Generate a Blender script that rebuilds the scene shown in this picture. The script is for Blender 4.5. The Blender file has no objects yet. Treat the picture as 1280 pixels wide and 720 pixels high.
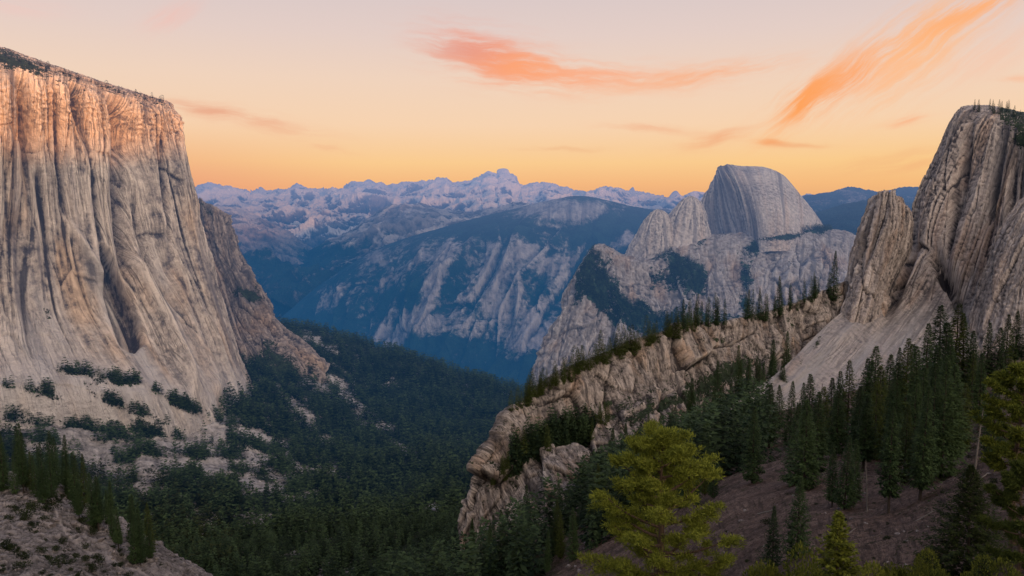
import bpy, math, random
import numpy as np
from mathutils import Vector
from mathutils.bvhtree import BVHTree

rng = np.random.default_rng(7)
random.seed(7)
COL = bpy.context.scene.collection
R = math.radians
FPX, PITCH = 995.0, R(6.3)          # focal length in pixels of a 1280 wide frame, camera looks down a little
CP, SP = math.cos(PITCH), math.sin(PITCH)

def ray(px, py):
    dx, dy = (px-640)/FPX, (360-py)/FPX
    return np.array([dx, CP+dy*SP, dy*CP-SP])

def P(px, py, Y):
    r = ray(px, py)
    return r*(Y/r[1])

def P_arr(px, py, Y):
    dx, dy = (px-640)/FPX, (360-py)/FPX
    wy = CP+dy*SP; wz = dy*CP-SP
    k = Y/wy
    return np.stack([dx*k, Y, wz*k], -1)

# ------------------------------------------------------------------ numpy noise
_perm = np.random.default_rng(3).permutation(512).astype(np.int64)
_perm = np.concatenate([_perm, _perm])
_g = np.random.default_rng(4).normal(size=(512, 3)); _g /= np.linalg.norm(_g, axis=1)[:, None]

def noise3(x, y, z):
    xi, yi, zi = np.floor(x).astype(np.int64), np.floor(y).astype(np.int64), np.floor(z).astype(np.int64)
    xf, yf, zf = x-xi, y-yi, z-zi
    u, v, w = [t*t*t*(t*(t*6-15)+10) for t in (xf, yf, zf)]
    out = 0
    for i in (0, 1):
        a = _perm[(xi+i) & 511]
        wx = u if i else 1-u
        for j in (0, 1):
            b = _perm[(a+yi+j) & 511]
            wy = v if j else 1-v
            for k in (0, 1):
                g = _g[_perm[(b+zi+k) & 511]]
                wz = w if k else 1-w
                out = out + wx*wy*wz*(g[..., 0]*(xf-i)+g[..., 1]*(yf-j)+g[..., 2]*(zf-k))
    return out*1.6

def fbm(x, y, z, o=4, gain=.5, lac=2.03):
    s, a, t = 0, 1, 0
    for i in range(o):
        s = s+a*noise3(x+i*17.3, y+i*9.1, z-i*5.7); t += a
        a *= gain; x, y, z = x*lac, y*lac, z*lac
    return s/t

def ridged(x, y, z, o=4, gain=.5):
    s, a, t = 0, 1, 0
    for i in range(o):
        n = 1-np.abs(noise3(x+i*11.3, y-i*7.1, z+i*3.7))*2
        s = s+a*n*np.abs(n); t += a
        a *= gain; x, y, z = x*2.07, y*2.07, z*2.07
    return s/t

def sstep(a, b, x):
    t = np.clip((x-a)/(b-a), 0, 1)
    return t*t*(3-2*t)

# ------------------------------------------------------------------ lofted terrain sheets
def catmull(C, n):
    """C (k, ...) control values -> (n, ...) along axis 0"""
    k = C.shape[0]
    t = np.linspace(0, k-1, n)
    i = np.minimum(t.astype(int), k-2); f = (t-i).reshape((-1,)+(1,)*(C.ndim-1))
    pad = np.concatenate([2*C[:1]-C[1:2], C, 2*C[-1:]-C[-2:-1]])
    p0, p1, p2, p3 = pad[i], pad[i+1], pad[i+2], pad[i+3]
    # tension a little above Catmull-Rom, to keep overshoot down
    m1, m2 = (p2-p0)*.42, (p3-p1)*.42
    return (2*f**3-3*f**2+1)*p1+(f**3-2*f**2+f)*m1+(-2*f**3+3*f**2)*p2+(f**3-f**2)*m2

GRIDS = {}
BVHS = []

def mesh_from_grid(name, G, attrs, mat, smooth=True):
    nv, nu = G.shape[:2]
    me = bpy.data.meshes.new(name)
    idx = np.arange(nv*nu).reshape(nv, nu)
    q = np.stack([idx[:-1, :-1], idx[1:, :-1], idx[1:, 1:], idx[:-1, 1:]], -1).reshape(-1, 4)
    me.vertices.add(nv*nu); me.vertices.foreach_set('co', G.reshape(-1).astype(np.float32))
    me.loops.add(q.size); me.loops.foreach_set('vertex_index', q.reshape(-1).astype(np.int32))
    me.polygons.add(len(q)); me.polygons.foreach_set('loop_start', np.arange(0, q.size, 4, dtype=np.int32))
    me.polygons.foreach_set('use_smooth', np.full(len(q), smooth))
    me.update(calc_edges=True)
    for an, a in attrs.items():
        if a.ndim == 2:
            at = me.attributes.new(an, 'FLOAT', 'POINT'); at.data.foreach_set('value', a.reshape(-1).astype(np.float32))
        else:
            at = me.attributes.new(an, 'FLOAT_VECTOR', 'POINT'); at.data.foreach_set('vector', a.reshape(-1).astype(np.float32))
    me.materials.append(mat)
    o = bpy.data.objects.new(name, me); COL.objects.link(o)
    return o, q

def sheet(name, rows, nu, nv, disp, mat, veg=None, label=None, kind='structure', snow=None):
    C = np.array(rows, float)                       # (rows, cols, 3): pixel x, pixel y, depth
    C[..., 2] = np.log(C[..., 2])
    g = catmull(C, nv)
    g = catmull(g.transpose(1, 0, 2), nu).transpose(1, 0, 2)
    px, py, Y = g[..., 0], g[..., 1], np.exp(g[..., 2])
    W = P_arr(px, py, Y)
    du = np.gradient(W, axis=1); dv = np.gradient(W, axis=0)
    S = np.cumsum(np.linalg.norm(du, axis=-1).mean(0))[None, :]*np.ones((nv, 1))
    T = np.cumsum(np.linalg.norm(dv, axis=-1).mean(1))[:, None]*np.ones((1, nu))
    N = np.cross(dv, du); N /= np.linalg.norm(N, axis=-1)[..., None]+1e-9
    global VV, SS, TT
    SS, TT = S, T
    VV = np.linspace(0, len(rows)-1, nv)[:, None]*np.ones((1, nu))      # which row of control points we are at
    D = disp(S, T, W, px, py)
    G = W+N*D[..., None]
    du = np.gradient(G, axis=1); dv = np.gradient(G, axis=0)
    N2 = np.cross(dv, du); N2 /= np.linalg.norm(N2, axis=-1)[..., None]+1e-9
    slope = N2[..., 2]
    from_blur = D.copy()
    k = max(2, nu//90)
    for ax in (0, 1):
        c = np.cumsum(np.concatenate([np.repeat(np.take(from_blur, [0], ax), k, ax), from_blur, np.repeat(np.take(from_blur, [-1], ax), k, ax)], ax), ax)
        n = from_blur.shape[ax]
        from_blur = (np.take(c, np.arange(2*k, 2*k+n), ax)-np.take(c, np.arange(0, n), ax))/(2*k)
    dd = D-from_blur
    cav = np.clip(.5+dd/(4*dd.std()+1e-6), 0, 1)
    V = veg(px, py, slope, G, cav) if veg else np.zeros_like(px)
    V = np.clip(V, 0, 1)
    uvw = np.stack([S, T, np.zeros_like(S)], -1)
    at = {'veg': V, 'cav': cav, 'flow': uvw}
    if snow: at['snow'] = np.clip(snow(px, py, slope, G, cav), 0, 1)
    o, q = mesh_from_grid(name, G, at, mat)
    o['kind'] = kind
    if label: o['label'] = label
    GRIDS[name] = dict(G=G, V=V, px=px, py=py, slope=slope, N=N2)
    BVHS.append((name, BVHTree.FromPolygons([Vector(p) for p in G.reshape(-1, 3)[:, :].tolist()], q.tolist())) if nu*nv < 200000 else (name, None))
    if BVHS[-1][1] is None:     # coarser tree for the densest sheets
        Gs = G[::2, ::2]; n1, n2 = Gs.shape[:2]
        idx = np.arange(n1*n2).reshape(n1, n2)
        qs = np.stack([idx[:-1, :-1], idx[1:, :-1], idx[1:, 1:], idx[:-1, 1:]], -1).reshape(-1, 4)
        BVHS[-1] = (name, BVHTree.FromPolygons([Vector(p) for p in Gs.reshape(-1, 3).tolist()], qs.tolist()))
    return o

def hit(px, py, only=None):
    d = Vector(ray(px, py)).normalized()
    best = None
    for n, b in BVHS:
        if only and n not in only: continue
        r = b.ray_cast(Vector((0, 0, 0)), d)
        if r[0] is not None and (best is None or r[3] < best[1]): best = (r[0], r[3], r[1], n)
    return best

def blobs(px, py, lst):
    """soft sum of rotated ellipses: (x, y, rx, ry, angle_deg, strength)"""
    s = np.zeros_like(px)
    for x, y, rx, ry, an, st in lst:
        c, n = math.cos(R(an)), math.sin(R(an))
        a = ((px-x)*c+(py-y)*n)/rx; b = (-(px-x)*n+(py-y)*c)/ry
        s = s+st*np.exp(-(a*a+b*b)*1.2)
    return s

# ------------------------------------------------------------------ node helper
class NT:
    def __init__(s, tree): s.t = tree; s.n = tree.nodes; s.l = tree.links
    def add(s, kind, **kw):
        n = s.n.new(kind)
        for k, v in kw.items(): setattr(n, k, v)
        return n
    def set(s, sock, v):
        if isinstance(v, bpy.types.NodeSocket): s.l.new(v, sock)
        elif v is not None:
            if sock.type == 'RGBA' and hasattr(v, '__len__') and len(v) == 3: v = (*v, 1)
            sock.default_value = v
    def m(s, op, a, b=None, c=None, clamp=False):
        n = s.add('ShaderNodeMath', operation=op, use_clamp=clamp)
        for i, v in enumerate((a, b, c)):
            if v is not None: s.set(n.inputs[i], v)
        return n.outputs[0]
    def vm(s, op, a, b=None):
        n = s.add('ShaderNodeVectorMath', operation=op)
        s.set(n.inputs[0], a)
        if b is not None: s.set(n.inputs[1], b)
        return n.outputs[1] if op in ('DOT_PRODUCT', 'LENGTH', 'DISTANCE') else n.outputs[0]
    def mix(s, f, a, b, mode='MIX'):
        n = s.add('ShaderNodeMix', data_type='RGBA', blend_type=mode)
        s.set(n.inputs[0], f); s.set(n.inputs[6], a); s.set(n.inputs[7], b)
        return n.outputs[2]
    def noise(s, vec, scale, detail=4, rough=.55, dist=0, dims='3D'):
        n = s.add('ShaderNodeTexNoise', noise_dimensions=dims)
        s.set(n.inputs['Vector'], vec); n.inputs['Scale'].default_value = scale
        n.inputs['Detail'].default_value = detail; n.inputs['Roughness'].default_value = rough
        n.inputs['Distortion'].default_value = dist
        return n.outputs[0]
    def ramp(s, f, stops, mode='LINEAR'):
        n = s.add('ShaderNodeValToRGB'); cr = n.color_ramp; cr.interpolation = mode
        while len(cr.elements) < len(stops): cr.elements.new(.5)
        for e, (p, c) in zip(cr.elements, stops):
            e.position = p; e.color = (*c, 1) if hasattr(c, '__len__') else (c, c, c, 1)
        s.set(n.inputs[0], f)
        return n.outputs[0]
    def rng(s, v, a, b, c=0, d=1, smooth=True):
        n = s.add('ShaderNodeMapRange', interpolation_type='SMOOTHSTEP' if smooth else 'LINEAR')
        s.set(n.inputs[0], v)
        for i, x in enumerate((a, b, c, d)): n.inputs[i+1].default_value = x
        return n.outputs[0]
    def attr(s, name, out=2):
        n = s.add('ShaderNodeAttribute', attribute_name=name); return n.outputs[out]
    def scale(s, vec, xyz):
        n = s.add('ShaderNodeVectorMath', operation='MULTIPLY'); s.set(n.inputs[0], vec); n.inputs[1].default_value = xyz
        return n.outputs[0]

def new_mat(name):
    m = bpy.data.materials.new(name); m.use_nodes = True
    m.node_tree.nodes.clear()
    return m, NT(m.node_tree)

# haze painted into the materials: blue emission that grows with the distance from the overlook (world position, the same from any camera)
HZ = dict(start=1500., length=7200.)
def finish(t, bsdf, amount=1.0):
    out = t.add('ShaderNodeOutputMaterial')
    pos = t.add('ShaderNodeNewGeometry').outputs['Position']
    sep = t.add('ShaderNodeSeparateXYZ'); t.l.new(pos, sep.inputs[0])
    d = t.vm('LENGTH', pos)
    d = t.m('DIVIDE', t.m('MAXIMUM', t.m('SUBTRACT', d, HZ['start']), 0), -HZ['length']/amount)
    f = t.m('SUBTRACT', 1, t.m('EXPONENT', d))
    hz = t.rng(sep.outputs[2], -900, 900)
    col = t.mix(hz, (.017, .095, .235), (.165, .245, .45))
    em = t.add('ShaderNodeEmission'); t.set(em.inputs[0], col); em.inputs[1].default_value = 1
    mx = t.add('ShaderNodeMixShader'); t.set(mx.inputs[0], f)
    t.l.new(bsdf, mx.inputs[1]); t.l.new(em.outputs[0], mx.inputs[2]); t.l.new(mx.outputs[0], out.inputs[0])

def rock_mat(name, light, mid, dark, flow=(1/30., 1/400.), grain=.12, veg=(.018, .028, .014), soil=None, streak=.6,
             bump=.5, bump_d=2., veg_noise=.05, cav=.6, haze=1., warm=None, snow=None, joints=.55, vamp=1., vsoft=.12, fa=1.):
    m, t = new_mat(name)
    pos = t.add('ShaderNodeNewGeometry').outputs['Position']
    fl = t.attr('flow', 1)
    st = t.noise(t.scale(fl, (flow[0], flow[1], 1)), 1, 6, .6, .3)
    st2 = t.noise(t.scale(fl, (flow[0]*4.3, flow[1]*3, 1)), 1, 5, .6, .2)
    big = t.noise(t.scale(pos, (flow[0]*.22,)*3), 1, 4, .55)
    fine = t.noise(pos, grain, 7, .68)
    s = t.m('ADD', t.m('MULTIPLY', t.m('SUBTRACT', st, .5), streak), t.m('MULTIPLY', t.m('SUBTRACT', st2, .5), streak*.8))
    s = t.m('ADD', s, t.m('MULTIPLY', t.m('SUBTRACT', big, .5), .9))
    s = t.m('ADD', s, t.m('MULTIPLY', t.m('SUBTRACT', fine, .5), 1.5*fa))
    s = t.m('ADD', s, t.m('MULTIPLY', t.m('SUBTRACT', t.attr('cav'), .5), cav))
    s = t.m('ADD', s, .5, clamp=True)
    c = t.ramp(s, [(0.12, dark), (.45, mid), (.78, light)])
    if joints:
        j1 = t.noise(t.scale(fl, (flow[0]*1.7, flow[1]*1.1, 1)), 1, 3, .5, .15)
        j2 = t.noise(t.scale(fl, (flow[0]*5.5, flow[1]*3, 1)), 1, 3, .55, .2)
        k1 = t.rng(t.m('ABSOLUTE', t.m('SUBTRACT', j1, .5)), .0, .022, 1, 0)
        k2 = t.rng(t.m('ABSOLUTE', t.m('SUBTRACT', j2, .5)), .0, .03, .75, 0)
        kk = t.m('MULTIPLY', t.m('MAXIMUM', k1, k2), t.rng(big, .38, .6, .25, 1))
        kk = t.m('MULTIPLY', kk, joints)
        c = t.mix(kk, c, tuple(x*.45 for x in dark))
        stain_shade = t.rng(t.noise(t.scale(fl, (flow[0]*1.1, flow[1]*.45, 1)), 1, 4, .55, .1), .53, .66)
        c = t.mix(t.m('MULTIPLY', stain_shade, .78), c, tuple(x*1.25 for x in dark))  # broad dark streaks, part mineral stain, part painted gully shade
    if warm:
        wm = t.rng(t.noise(t.scale(fl, (flow[0]*.6, flow[1]*1.3, 1)), 1, 3, .5), .5, .68)
        c = t.mix(t.m('MULTIPLY', wm, .7), c, warm, 'MULTIPLY')
    if snow:
        c = t.mix(t.m('MULTIPLY', t.attr('snow'), 1.), c, snow)
    # plants and trees that cling to ledges
    v = t.attr('veg')
    vn = t.noise(pos, veg_noise, 5, .7)
    vn2 = t.noise(pos, veg_noise*6, 3, .7)
    vf = t.rng(t.m('ADD', t.m('ADD', v, t.m('MULTIPLY', t.m('SUBTRACT', vn, .5), 1.5*vamp)), t.m('MULTIPLY', t.m('SUBTRACT', vn2, .5), 1.3*vamp)), .52-vsoft/2, .52+vsoft/2)
    vcol = t.mix(t.rng(t.noise(pos, veg_noise*2.2, 3, .6), .3, .7), veg, tuple(x*2.3 for x in veg))
    c = t.mix(vf, c, vcol)
    b = t.add('ShaderNodeBsdfPrincipled')
    t.set(b.inputs['Base Color'], c); b.inputs['Roughness'].default_value = .92; b.inputs['Specular IOR Level'].default_value = .15
    bn = t.add('ShaderNodeBump'); bn.inputs['Strength'].default_value = bump; bn.inputs['Distance'].default_value = bump_d
    h = t.m('ADD', t.m('MULTIPLY', st2, 1.2), t.m('MULTIPLY', fine, 2.6))
    if joints: h = t.m('SUBTRACT', h, t.m('MULTIPLY', kk, 1.2))
    h = t.m('ADD', h, t.m('MULTIPLY', vf, t.m('MULTIPLY', t.noise(pos, veg_noise*4, 3, .7), 2.)))
    t.set(bn.inputs['Height'], h); t.l.new(bn.outputs[0], b.inputs['Normal'])
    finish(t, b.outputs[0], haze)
    return m

def foliage_mat(name, dark, light, scale=1.2, transl=.25, haze=1.):
    m, t = new_mat(name)
    g = t.add('ShaderNodeNewGeometry')
    ob = t.add('ShaderNodeObjectInfo')
    n = t.noise(g.outputs['Position'], scale, 3, .6)
    r = t.m('ADD', t.m('MULTIPLY', n, .7), t.m('MULTIPLY', g.outputs['Random Per Island'], .45))
    r = t.m('ADD', r, t.m('MULTIPLY', t.m('SUBTRACT', ob.outputs['Random'], .5), .3))
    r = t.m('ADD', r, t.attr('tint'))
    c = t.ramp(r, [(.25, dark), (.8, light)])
    b = t.add('ShaderNodeBsdfPrincipled'); t.set(b.inputs['Base Color'], c)
    b.inputs['Roughness'].default_value = .75; b.inputs['Specular IOR Level'].default_value = .12
    tr = t.add('ShaderNodeBsdfTranslucent'); t.set(tr.inputs[0], c)
    mx = t.add('ShaderNodeMixShader'); mx.inputs[0].default_value = transl
    t.l.new(b.outputs[0], mx.inputs[1]); t.l.new(tr.outputs[0], mx.inputs[2])
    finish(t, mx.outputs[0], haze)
    return m

def bark_mat(name, a, b_):
    m, t = new_mat(name)
    tc = t.add('ShaderNodeTexCoord').outputs['Object']
    n = t.noise(t.scale(tc, (9, 9, 1.5)), 1, 5, .65)
    c = t.ramp(n, [(.3, a), (.7, b_)])
    b = t.add('ShaderNodeBsdfPrincipled'); t.set(b.inputs['Base Color'], c); b.inputs['Roughness'].default_value = .9
    bn = t.add('ShaderNodeBump'); bn.inputs['Strength'].default_value = .6; bn.inputs['Distance'].default_value = .05
    t.set(bn.inputs['Height'], n); t.l.new(bn.outputs[0], b.inputs['Normal'])
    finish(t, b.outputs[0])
    return m
SHADE = 715
# ================================================================== TERRAIN
GR_L, GR_M, GR_D = (.50, .43, .36), (.33, .28, .235), (.10, .10, .115)
M_wall = rock_mat('cliff_granite', (.67, .59, .515), (.44, .385, .335), (.085, .082, .10), flow=(1/45., 1/500.), grain=.045, streak=1.0,
                  bump=1., bump_d=6, veg_noise=.03, warm=(1.0, .80, .60), cav=.7, joints=.5, snow=(.50, .475, .46))
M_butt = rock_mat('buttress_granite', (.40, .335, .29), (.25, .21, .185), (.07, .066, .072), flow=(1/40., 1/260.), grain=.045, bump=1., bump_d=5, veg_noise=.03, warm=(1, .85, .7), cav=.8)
M_right = rock_mat('right_granite', (.50, .45, .42), (.32, .285, .268), (.055, .053, .062), flow=(1/17., 1/260.), grain=.12, streak=.9,
                   bump=1., bump_d=2.6, veg_noise=.06, warm=(1, .82, .68), cav=.8, joints=.5, snow=(.33, .325, .335))
M_ridge = rock_mat('ridge_granite', (.42, .375, .34), (.235, .21, .195), (.045, .042, .045), flow=(1/13., 1/60.), grain=.17, streak=.9,
                   bump=1., bump_d=1.8, veg_noise=.09, warm=(1, .80, .62), cav=.8, joints=.7)
M_dome = rock_mat('dome_granite', (.54, .50, .475), (.39, .365, .35), (.14, .14, .155), flow=(1/34., 1/700.), grain=.05, streak=.16, snow=(.15, .145, .16),  # the snow slot holds the dark tone of the sheer face
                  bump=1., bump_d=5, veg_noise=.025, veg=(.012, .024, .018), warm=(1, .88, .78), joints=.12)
M_massif = rock_mat('massif_granite', (.46, .44, .43), (.30, .28, .275), (.10, .10, .11), flow=(1/50., 1/260.), grain=.04, streak=.6,
                    bump=1., bump_d=7, veg_noise=.012, veg=(.016, .034, .022), warm=(1, .80, .64), joints=.4, vamp=1.3, vsoft=.16)
M_talus = rock_mat('talus', (.43, .41, .395), (.27, .255, .245), (.07, .068, .066), flow=(1/45., 1/200.), grain=.07, streak=.4,
                   bump=1., bump_d=3, veg_noise=.028, veg=(.012, .019, .011), cav=.3, joints=.0, vamp=1.25, vsoft=.25)
M_spur = rock_mat('spur_rock', (.29, .265, .255), (.135, .122, .115), (.034, .031, .028), flow=(1/9., 1/25.), grain=.35, streak=.4,
                  bump=1., bump_d=1.2, veg_noise=.14, veg=(.012, .016, .009), cav=.6, joints=.0, vamp=1.2, snow=(.42, .38, .35))
M_blue = rock_mat('far_forested_granite', (.46, .43, .42), (.29, .27, .275), (.10, .09, .10), flow=(1/150., 1/900.), grain=.011, streak=.7,
                  bump=1., bump_d=16, veg_noise=.0028, veg=(.008, .020, .018), joints=.3, vamp=.85, vsoft=.45)
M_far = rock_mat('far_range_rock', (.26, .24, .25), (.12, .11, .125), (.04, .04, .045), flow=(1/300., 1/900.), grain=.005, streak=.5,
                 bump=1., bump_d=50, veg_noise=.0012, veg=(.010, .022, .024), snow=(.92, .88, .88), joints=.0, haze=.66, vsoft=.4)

def jit(a, s, o=5): return fbm(a[..., 0]*s, a[..., 1]*s, a[..., 2]*s, o)
def joints(S, T, h, v, depth, w=.12, seed=0.):
    """fracture lines that run down the face: narrow clefts where a stretched noise passes zero; patchy"""
    q = .35*noise3(S/h*.35+seed, T/v*1.7, S*0+seed)
    n = noise3(S/h+q+seed*3.1, T/v, S*0+seed)
    m = np.clip(.35+1.9*noise3(S/h*.3, T/v*1.1, S*0+seed+9), 0, 1)
    return -depth*np.clip(1-np.abs(n)/w, 0, 1)**.8*m
def facets(S, T, h, v, seed=0., edge=.22):
    """flat planes that meet at sharp vertical arrises"""
    n = (fbm(S/h+seed, T/v, S*0+seed, 2))*3.4+T/v*.4
    f = n-np.floor(n)
    return np.floor(n)+np.where(f < edge, f/edge, 1.)+.25*f
def slabs(S, T, h, v, amp, seed=0, tilt=.5, crack=.5, warp=.25):
    """fractured rock: tall cells, each its own slightly tilted plane, with a narrow open joint between neighbours"""
    x = S/h+warp*noise3(S/h*.6+seed, T/v*.6, S*0+seed); y = T/v+warp*noise3(S/h*.6+seed+40, T/v*.6, S*0+seed)
    xi, yi = np.floor(x).astype(np.int64), np.floor(y).astype(np.int64)
    f1 = np.full(x.shape, 9.); f2 = f1.copy(); val = np.zeros_like(x)
    for i in (-1, 0, 1):
        for j in (-1, 0, 1):
            k = _perm[(_perm[(xi+i+seed*7) & 511]+yi+j+seed) & 511]
            dx = x-(xi+i+.5+.42*_g[k, 0]); dy = y-(yi+j+.5+.42*_g[k, 1])
            d = np.sqrt(dx*dx+dy*dy)
            vv = _g[(k+7) & 511, 2]+tilt*2*(_g[(k+3) & 511, 0]*dx+_g[(k+3) & 511, 1]*dy)
            nearer = d < f1
            f2 = np.where(nearer, f1, np.minimum(f2, d)); val = np.where(nearer, vv, val); f1 = np.where(nearer, d, f1)
    return amp*(val-crack*np.clip(1-(f2-f1)/.07, 0, 1))
def chips(W, a, s):
    """small broken relief of bare rock"""
    return a*(np.abs(noise3(W[..., 0]/s, W[..., 1]/s, W[..., 2]/s))*2-.5+.5*noise3(W[..., 0]/s*2.3, W[..., 1]/s*2.3, W[..., 2]/s*1.6))

# ---- the great wall on the left
def d_wall(S, T, W, px, py):
    f = sstep(1.95, 2.5, VV); lo = 1-sstep(5.2, 7.6, VV); k = f*(.16+.84*lo)
    d = k*(46*(ridged(S/260.+.25*noise3(S/300., T/500., S*0), T/2400., S*0+2, 2)-.3)+slabs(S, T, 105, 760, 15, 3, .6)+slabs(S, T, 40, 300, 5, 5, .5)+joints(S, T, 70, 1100, 16, .07, 1.)+joints(S, T, 28, 600, 5, .10, 4.))
    d -= 85*sstep(1.9, 2.1, VV)*blobs(px, py, [(152, 225, 10, 105, -2, 1.5), (158, 160, 12, 40, -20, 1.2), (100, 135, 7, 45, -12, .8), (32, 160, 9, 85, -4, 1.), (76, 200, 5, 75, -3, .8), (205, 230, 4, 80, -4, .5), (120, 260, 4, 60, -6, .5), (182, 290, 6, 50, -14, .6), (52, 250, 5, 60, -6, .5)])
    arch = np.clip(1-np.abs((px-140-(py-350)*.30))/(20*np.clip((py-305)/70., 0.02, 1)**.6), 0, 1)*sstep(303, 312, py)*(1-sstep(395, 450, py))
    d -= 100*sstep(0, .30, arch)
    rib = lambda x0, y0, kk, w: np.exp(-((px-x0-(py-y0)*kk)/w)**2)
    d += 44*rib(180, 350, .45, 8)*sstep(300, 340, py)*(1-sstep(460, 512, py))
    d += 36*rib(113, 330, .58, 7)*sstep(250, 320, py)*(1-sstep(400, 460, py))
    d += 26*rib(236, 400, .36, 7)*sstep(330, 370, py)*(1-sstep(480, 510, py))+22*rib(268, 430, .40, 5)*sstep(380, 410, py)*(1-sstep(480, 512, py))
    d += 4*fbm(W[..., 0]/60, W[..., 1]/60, W[..., 2]/140, 3)+chips(W, 1.+4.5*f*(1-sstep(2.5, 3.1, VV)), 13)
    d += (1-f)*(7*jit(W, 1/60.)+5*ridged(W[..., 0]/26, W[..., 1]/26, W[..., 2]/26, 3))*(VV < 4)
    return d
def v_wall(px, py, sl, G, cav):
    v = .40*sstep(.45, .8, sl)*(py < 140)*(VV < 2.2)
    v = v+.5*blobs(px, py, [(0, 72, 70, 9, 20, 1.)])+blobs(px, py, [(120, 470, 60, 7, 8, .75), (60, 400, 8, 26, -30, .5), (225, 505, 50, 8, 25, .8), (130, 480, 40, 5, 0, .4), (20, 522, 80, 10, 18, .8), (110, 538, 60, 9, 20, .9), (200, 545, 50, 9, 15, .9), (62, 488, 9, 24, -30, .6), (165, 512, 60, 8, 22, .8), (30, 486, 50, 5, 12, .5)])*(.75+1.1*fbm(G[..., 0]/40., G[..., 1]/40., G[..., 2]/25., 4))
    return v
rows = [
 [(-330, 20, 2300), (-140, 40, 2500), (-10, 58, 2650), (60, 82, 2750), (135, 106, 2850), (180, 121, 2900), (205, 131, 2950), (190, 150, 3100)],
 [(-330, 22, 2000), (-140, 44, 2150), (-4, 62, 2250), (66, 84, 2350), (138, 108, 2450), (185, 122, 2550), (212, 131, 2600), (198, 150, 2850)],
 [(-330, 60, 1700), (-140, 74, 1850), (0, 86, 1980), (68, 98, 2070), (135, 119, 2190), (184, 130, 2310), (217, 136, 2420), (206, 152, 2750)],
 [(-330, 130, 1690), (-140, 145, 1840), (0, 158, 1970), (70, 166, 2060), (140, 176, 2180), (190, 180, 2300), (226, 178, 2400), (214, 186, 2720)],
 [(-330, 220, 1670), (-140, 230, 1820), (0, 240, 1950), (76, 246, 2040), (148, 252, 2150), (204, 250, 2280), (245, 246, 2380), (230, 250, 2700)],
 [(-330, 300, 1640), (-140, 310, 1790), (-2, 320, 1920), (84, 322, 2010), (168, 322, 2120), (222, 316, 2240), (255, 312, 2340), (240, 312, 2680)],
 [(-330, 370, 1590), (-140, 385, 1740), (4, 395, 1870), (104, 395, 1960), (198, 388, 2070), (245, 385, 2190), (276, 385, 2300), (258, 385, 2650)],
 [(-330, 430, 1500), (-140, 440, 1640), (14, 440, 1760), (134, 446, 1860), (226, 450, 1980), (272, 452, 2130), (303, 455, 2250), (284, 450, 2600)],
 [(-330, 490, 1380), (-140, 490, 1520), (30, 480, 1650), (170, 494, 1760), (258, 506, 1890), (298, 512, 2060), (330, 514, 2200), (310, 505, 2600)],
 [(-330, 580, 1350), (-140, 580, 1500), (50, 560, 1640), (200, 575, 1750), (290, 590, 1880), (330, 590, 2050), (360, 590, 2190), (330, 580, 2600)]]
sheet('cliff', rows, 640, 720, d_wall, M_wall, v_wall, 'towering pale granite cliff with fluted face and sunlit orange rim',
      snow=lambda px, py, sl, G, cav: (.9+.9*fbm(SS/26., TT/260., SS*0+8, 4)-.1)*sstep(7.0, 8.3, VV+.8*fbm(SS/60., TT/200., SS*0, 3))+.9*blobs(px, py, [(135, 385, 12, 90, -28, .8), (178, 450, 9, 55, -38, 1.), (240, 440, 9, 70, -24, .7), (290, 480, 14, 45, -25, .8), (40, 440, 40, 50, -30, .8), (60, 400, 10, 60, -28, .7), (205, 340, 6, 60, -16, .5), (120, 470, 60, 20, 20, .8), (222, 490, 20, 8, 30, .6), (305, 500, 14, 12, 0, .8)])*(.55+.9*(cav-.2)))

# ---- the buttress behind it
def d_butt(S, T, W, px, py):
    f = sstep(1., 1.6, VV)
    d = f*(24*(ridged(S/150., T/900., S*0+3, 2)-.3)+slabs(S, T, 75, 260, 14, 3, .6)+slabs(S, T, 32, 110, 5, 8, .5)+joints(S, T, 50, 500, 9, .09))
    return d+10*jit(W, 1/90., 4)+chips(W, 3.5, 18)-8
def v_butt(px, py, sl, G, cav):
    return blobs(px, py, [(310, 368, 24, 9, 20, 1.), (325, 350, 9, 12, 0, .7), (262, 262, 20, 10, 40, .5), (345, 440, 40, 22, 35, .5), (300, 470, 30, 20, 0, .8), (350, 470, 40, 20, 30, .9)])
rows = [
 [(180, 262, 3500), (236, 258, 3450), (255, 262, 3420), (268, 270, 3400), (264, 285, 3600)],
 [(180, 250, 3150), (236, 247, 3100), (256, 251, 3060), (277, 262, 3040), (272, 280, 3300)],
 [(180, 262, 2950), (240, 258, 2920), (264, 264, 2860), (291, 280, 2900), (285, 290, 3250)],
 [(190, 310, 2900), (243, 310, 2860), (270, 312, 2800), (301, 318, 2850), (292, 320, 3150)],
 [(200, 365, 2800), (255, 362, 2760), (288, 362, 2700), (322, 360, 2760), (310, 365, 3050)],
 [(220, 420, 2600), (272, 412, 2560), (308, 405, 2560), (347, 398, 2660), (332, 405, 2950)],
 [(250, 480, 2350), (300, 470, 2340), (338, 452, 2400), (381, 438, 2520), (366, 450, 2850)],
 [(280, 560, 2250), (330, 540, 2250), (370, 510, 2320), (420, 480, 2480), (400, 490, 2800)]]
sheet('rock_buttress', rows, 260, 360, d_butt, M_butt, v_butt, 'shadowed granite buttress stepping down behind the tall cliff')

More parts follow.
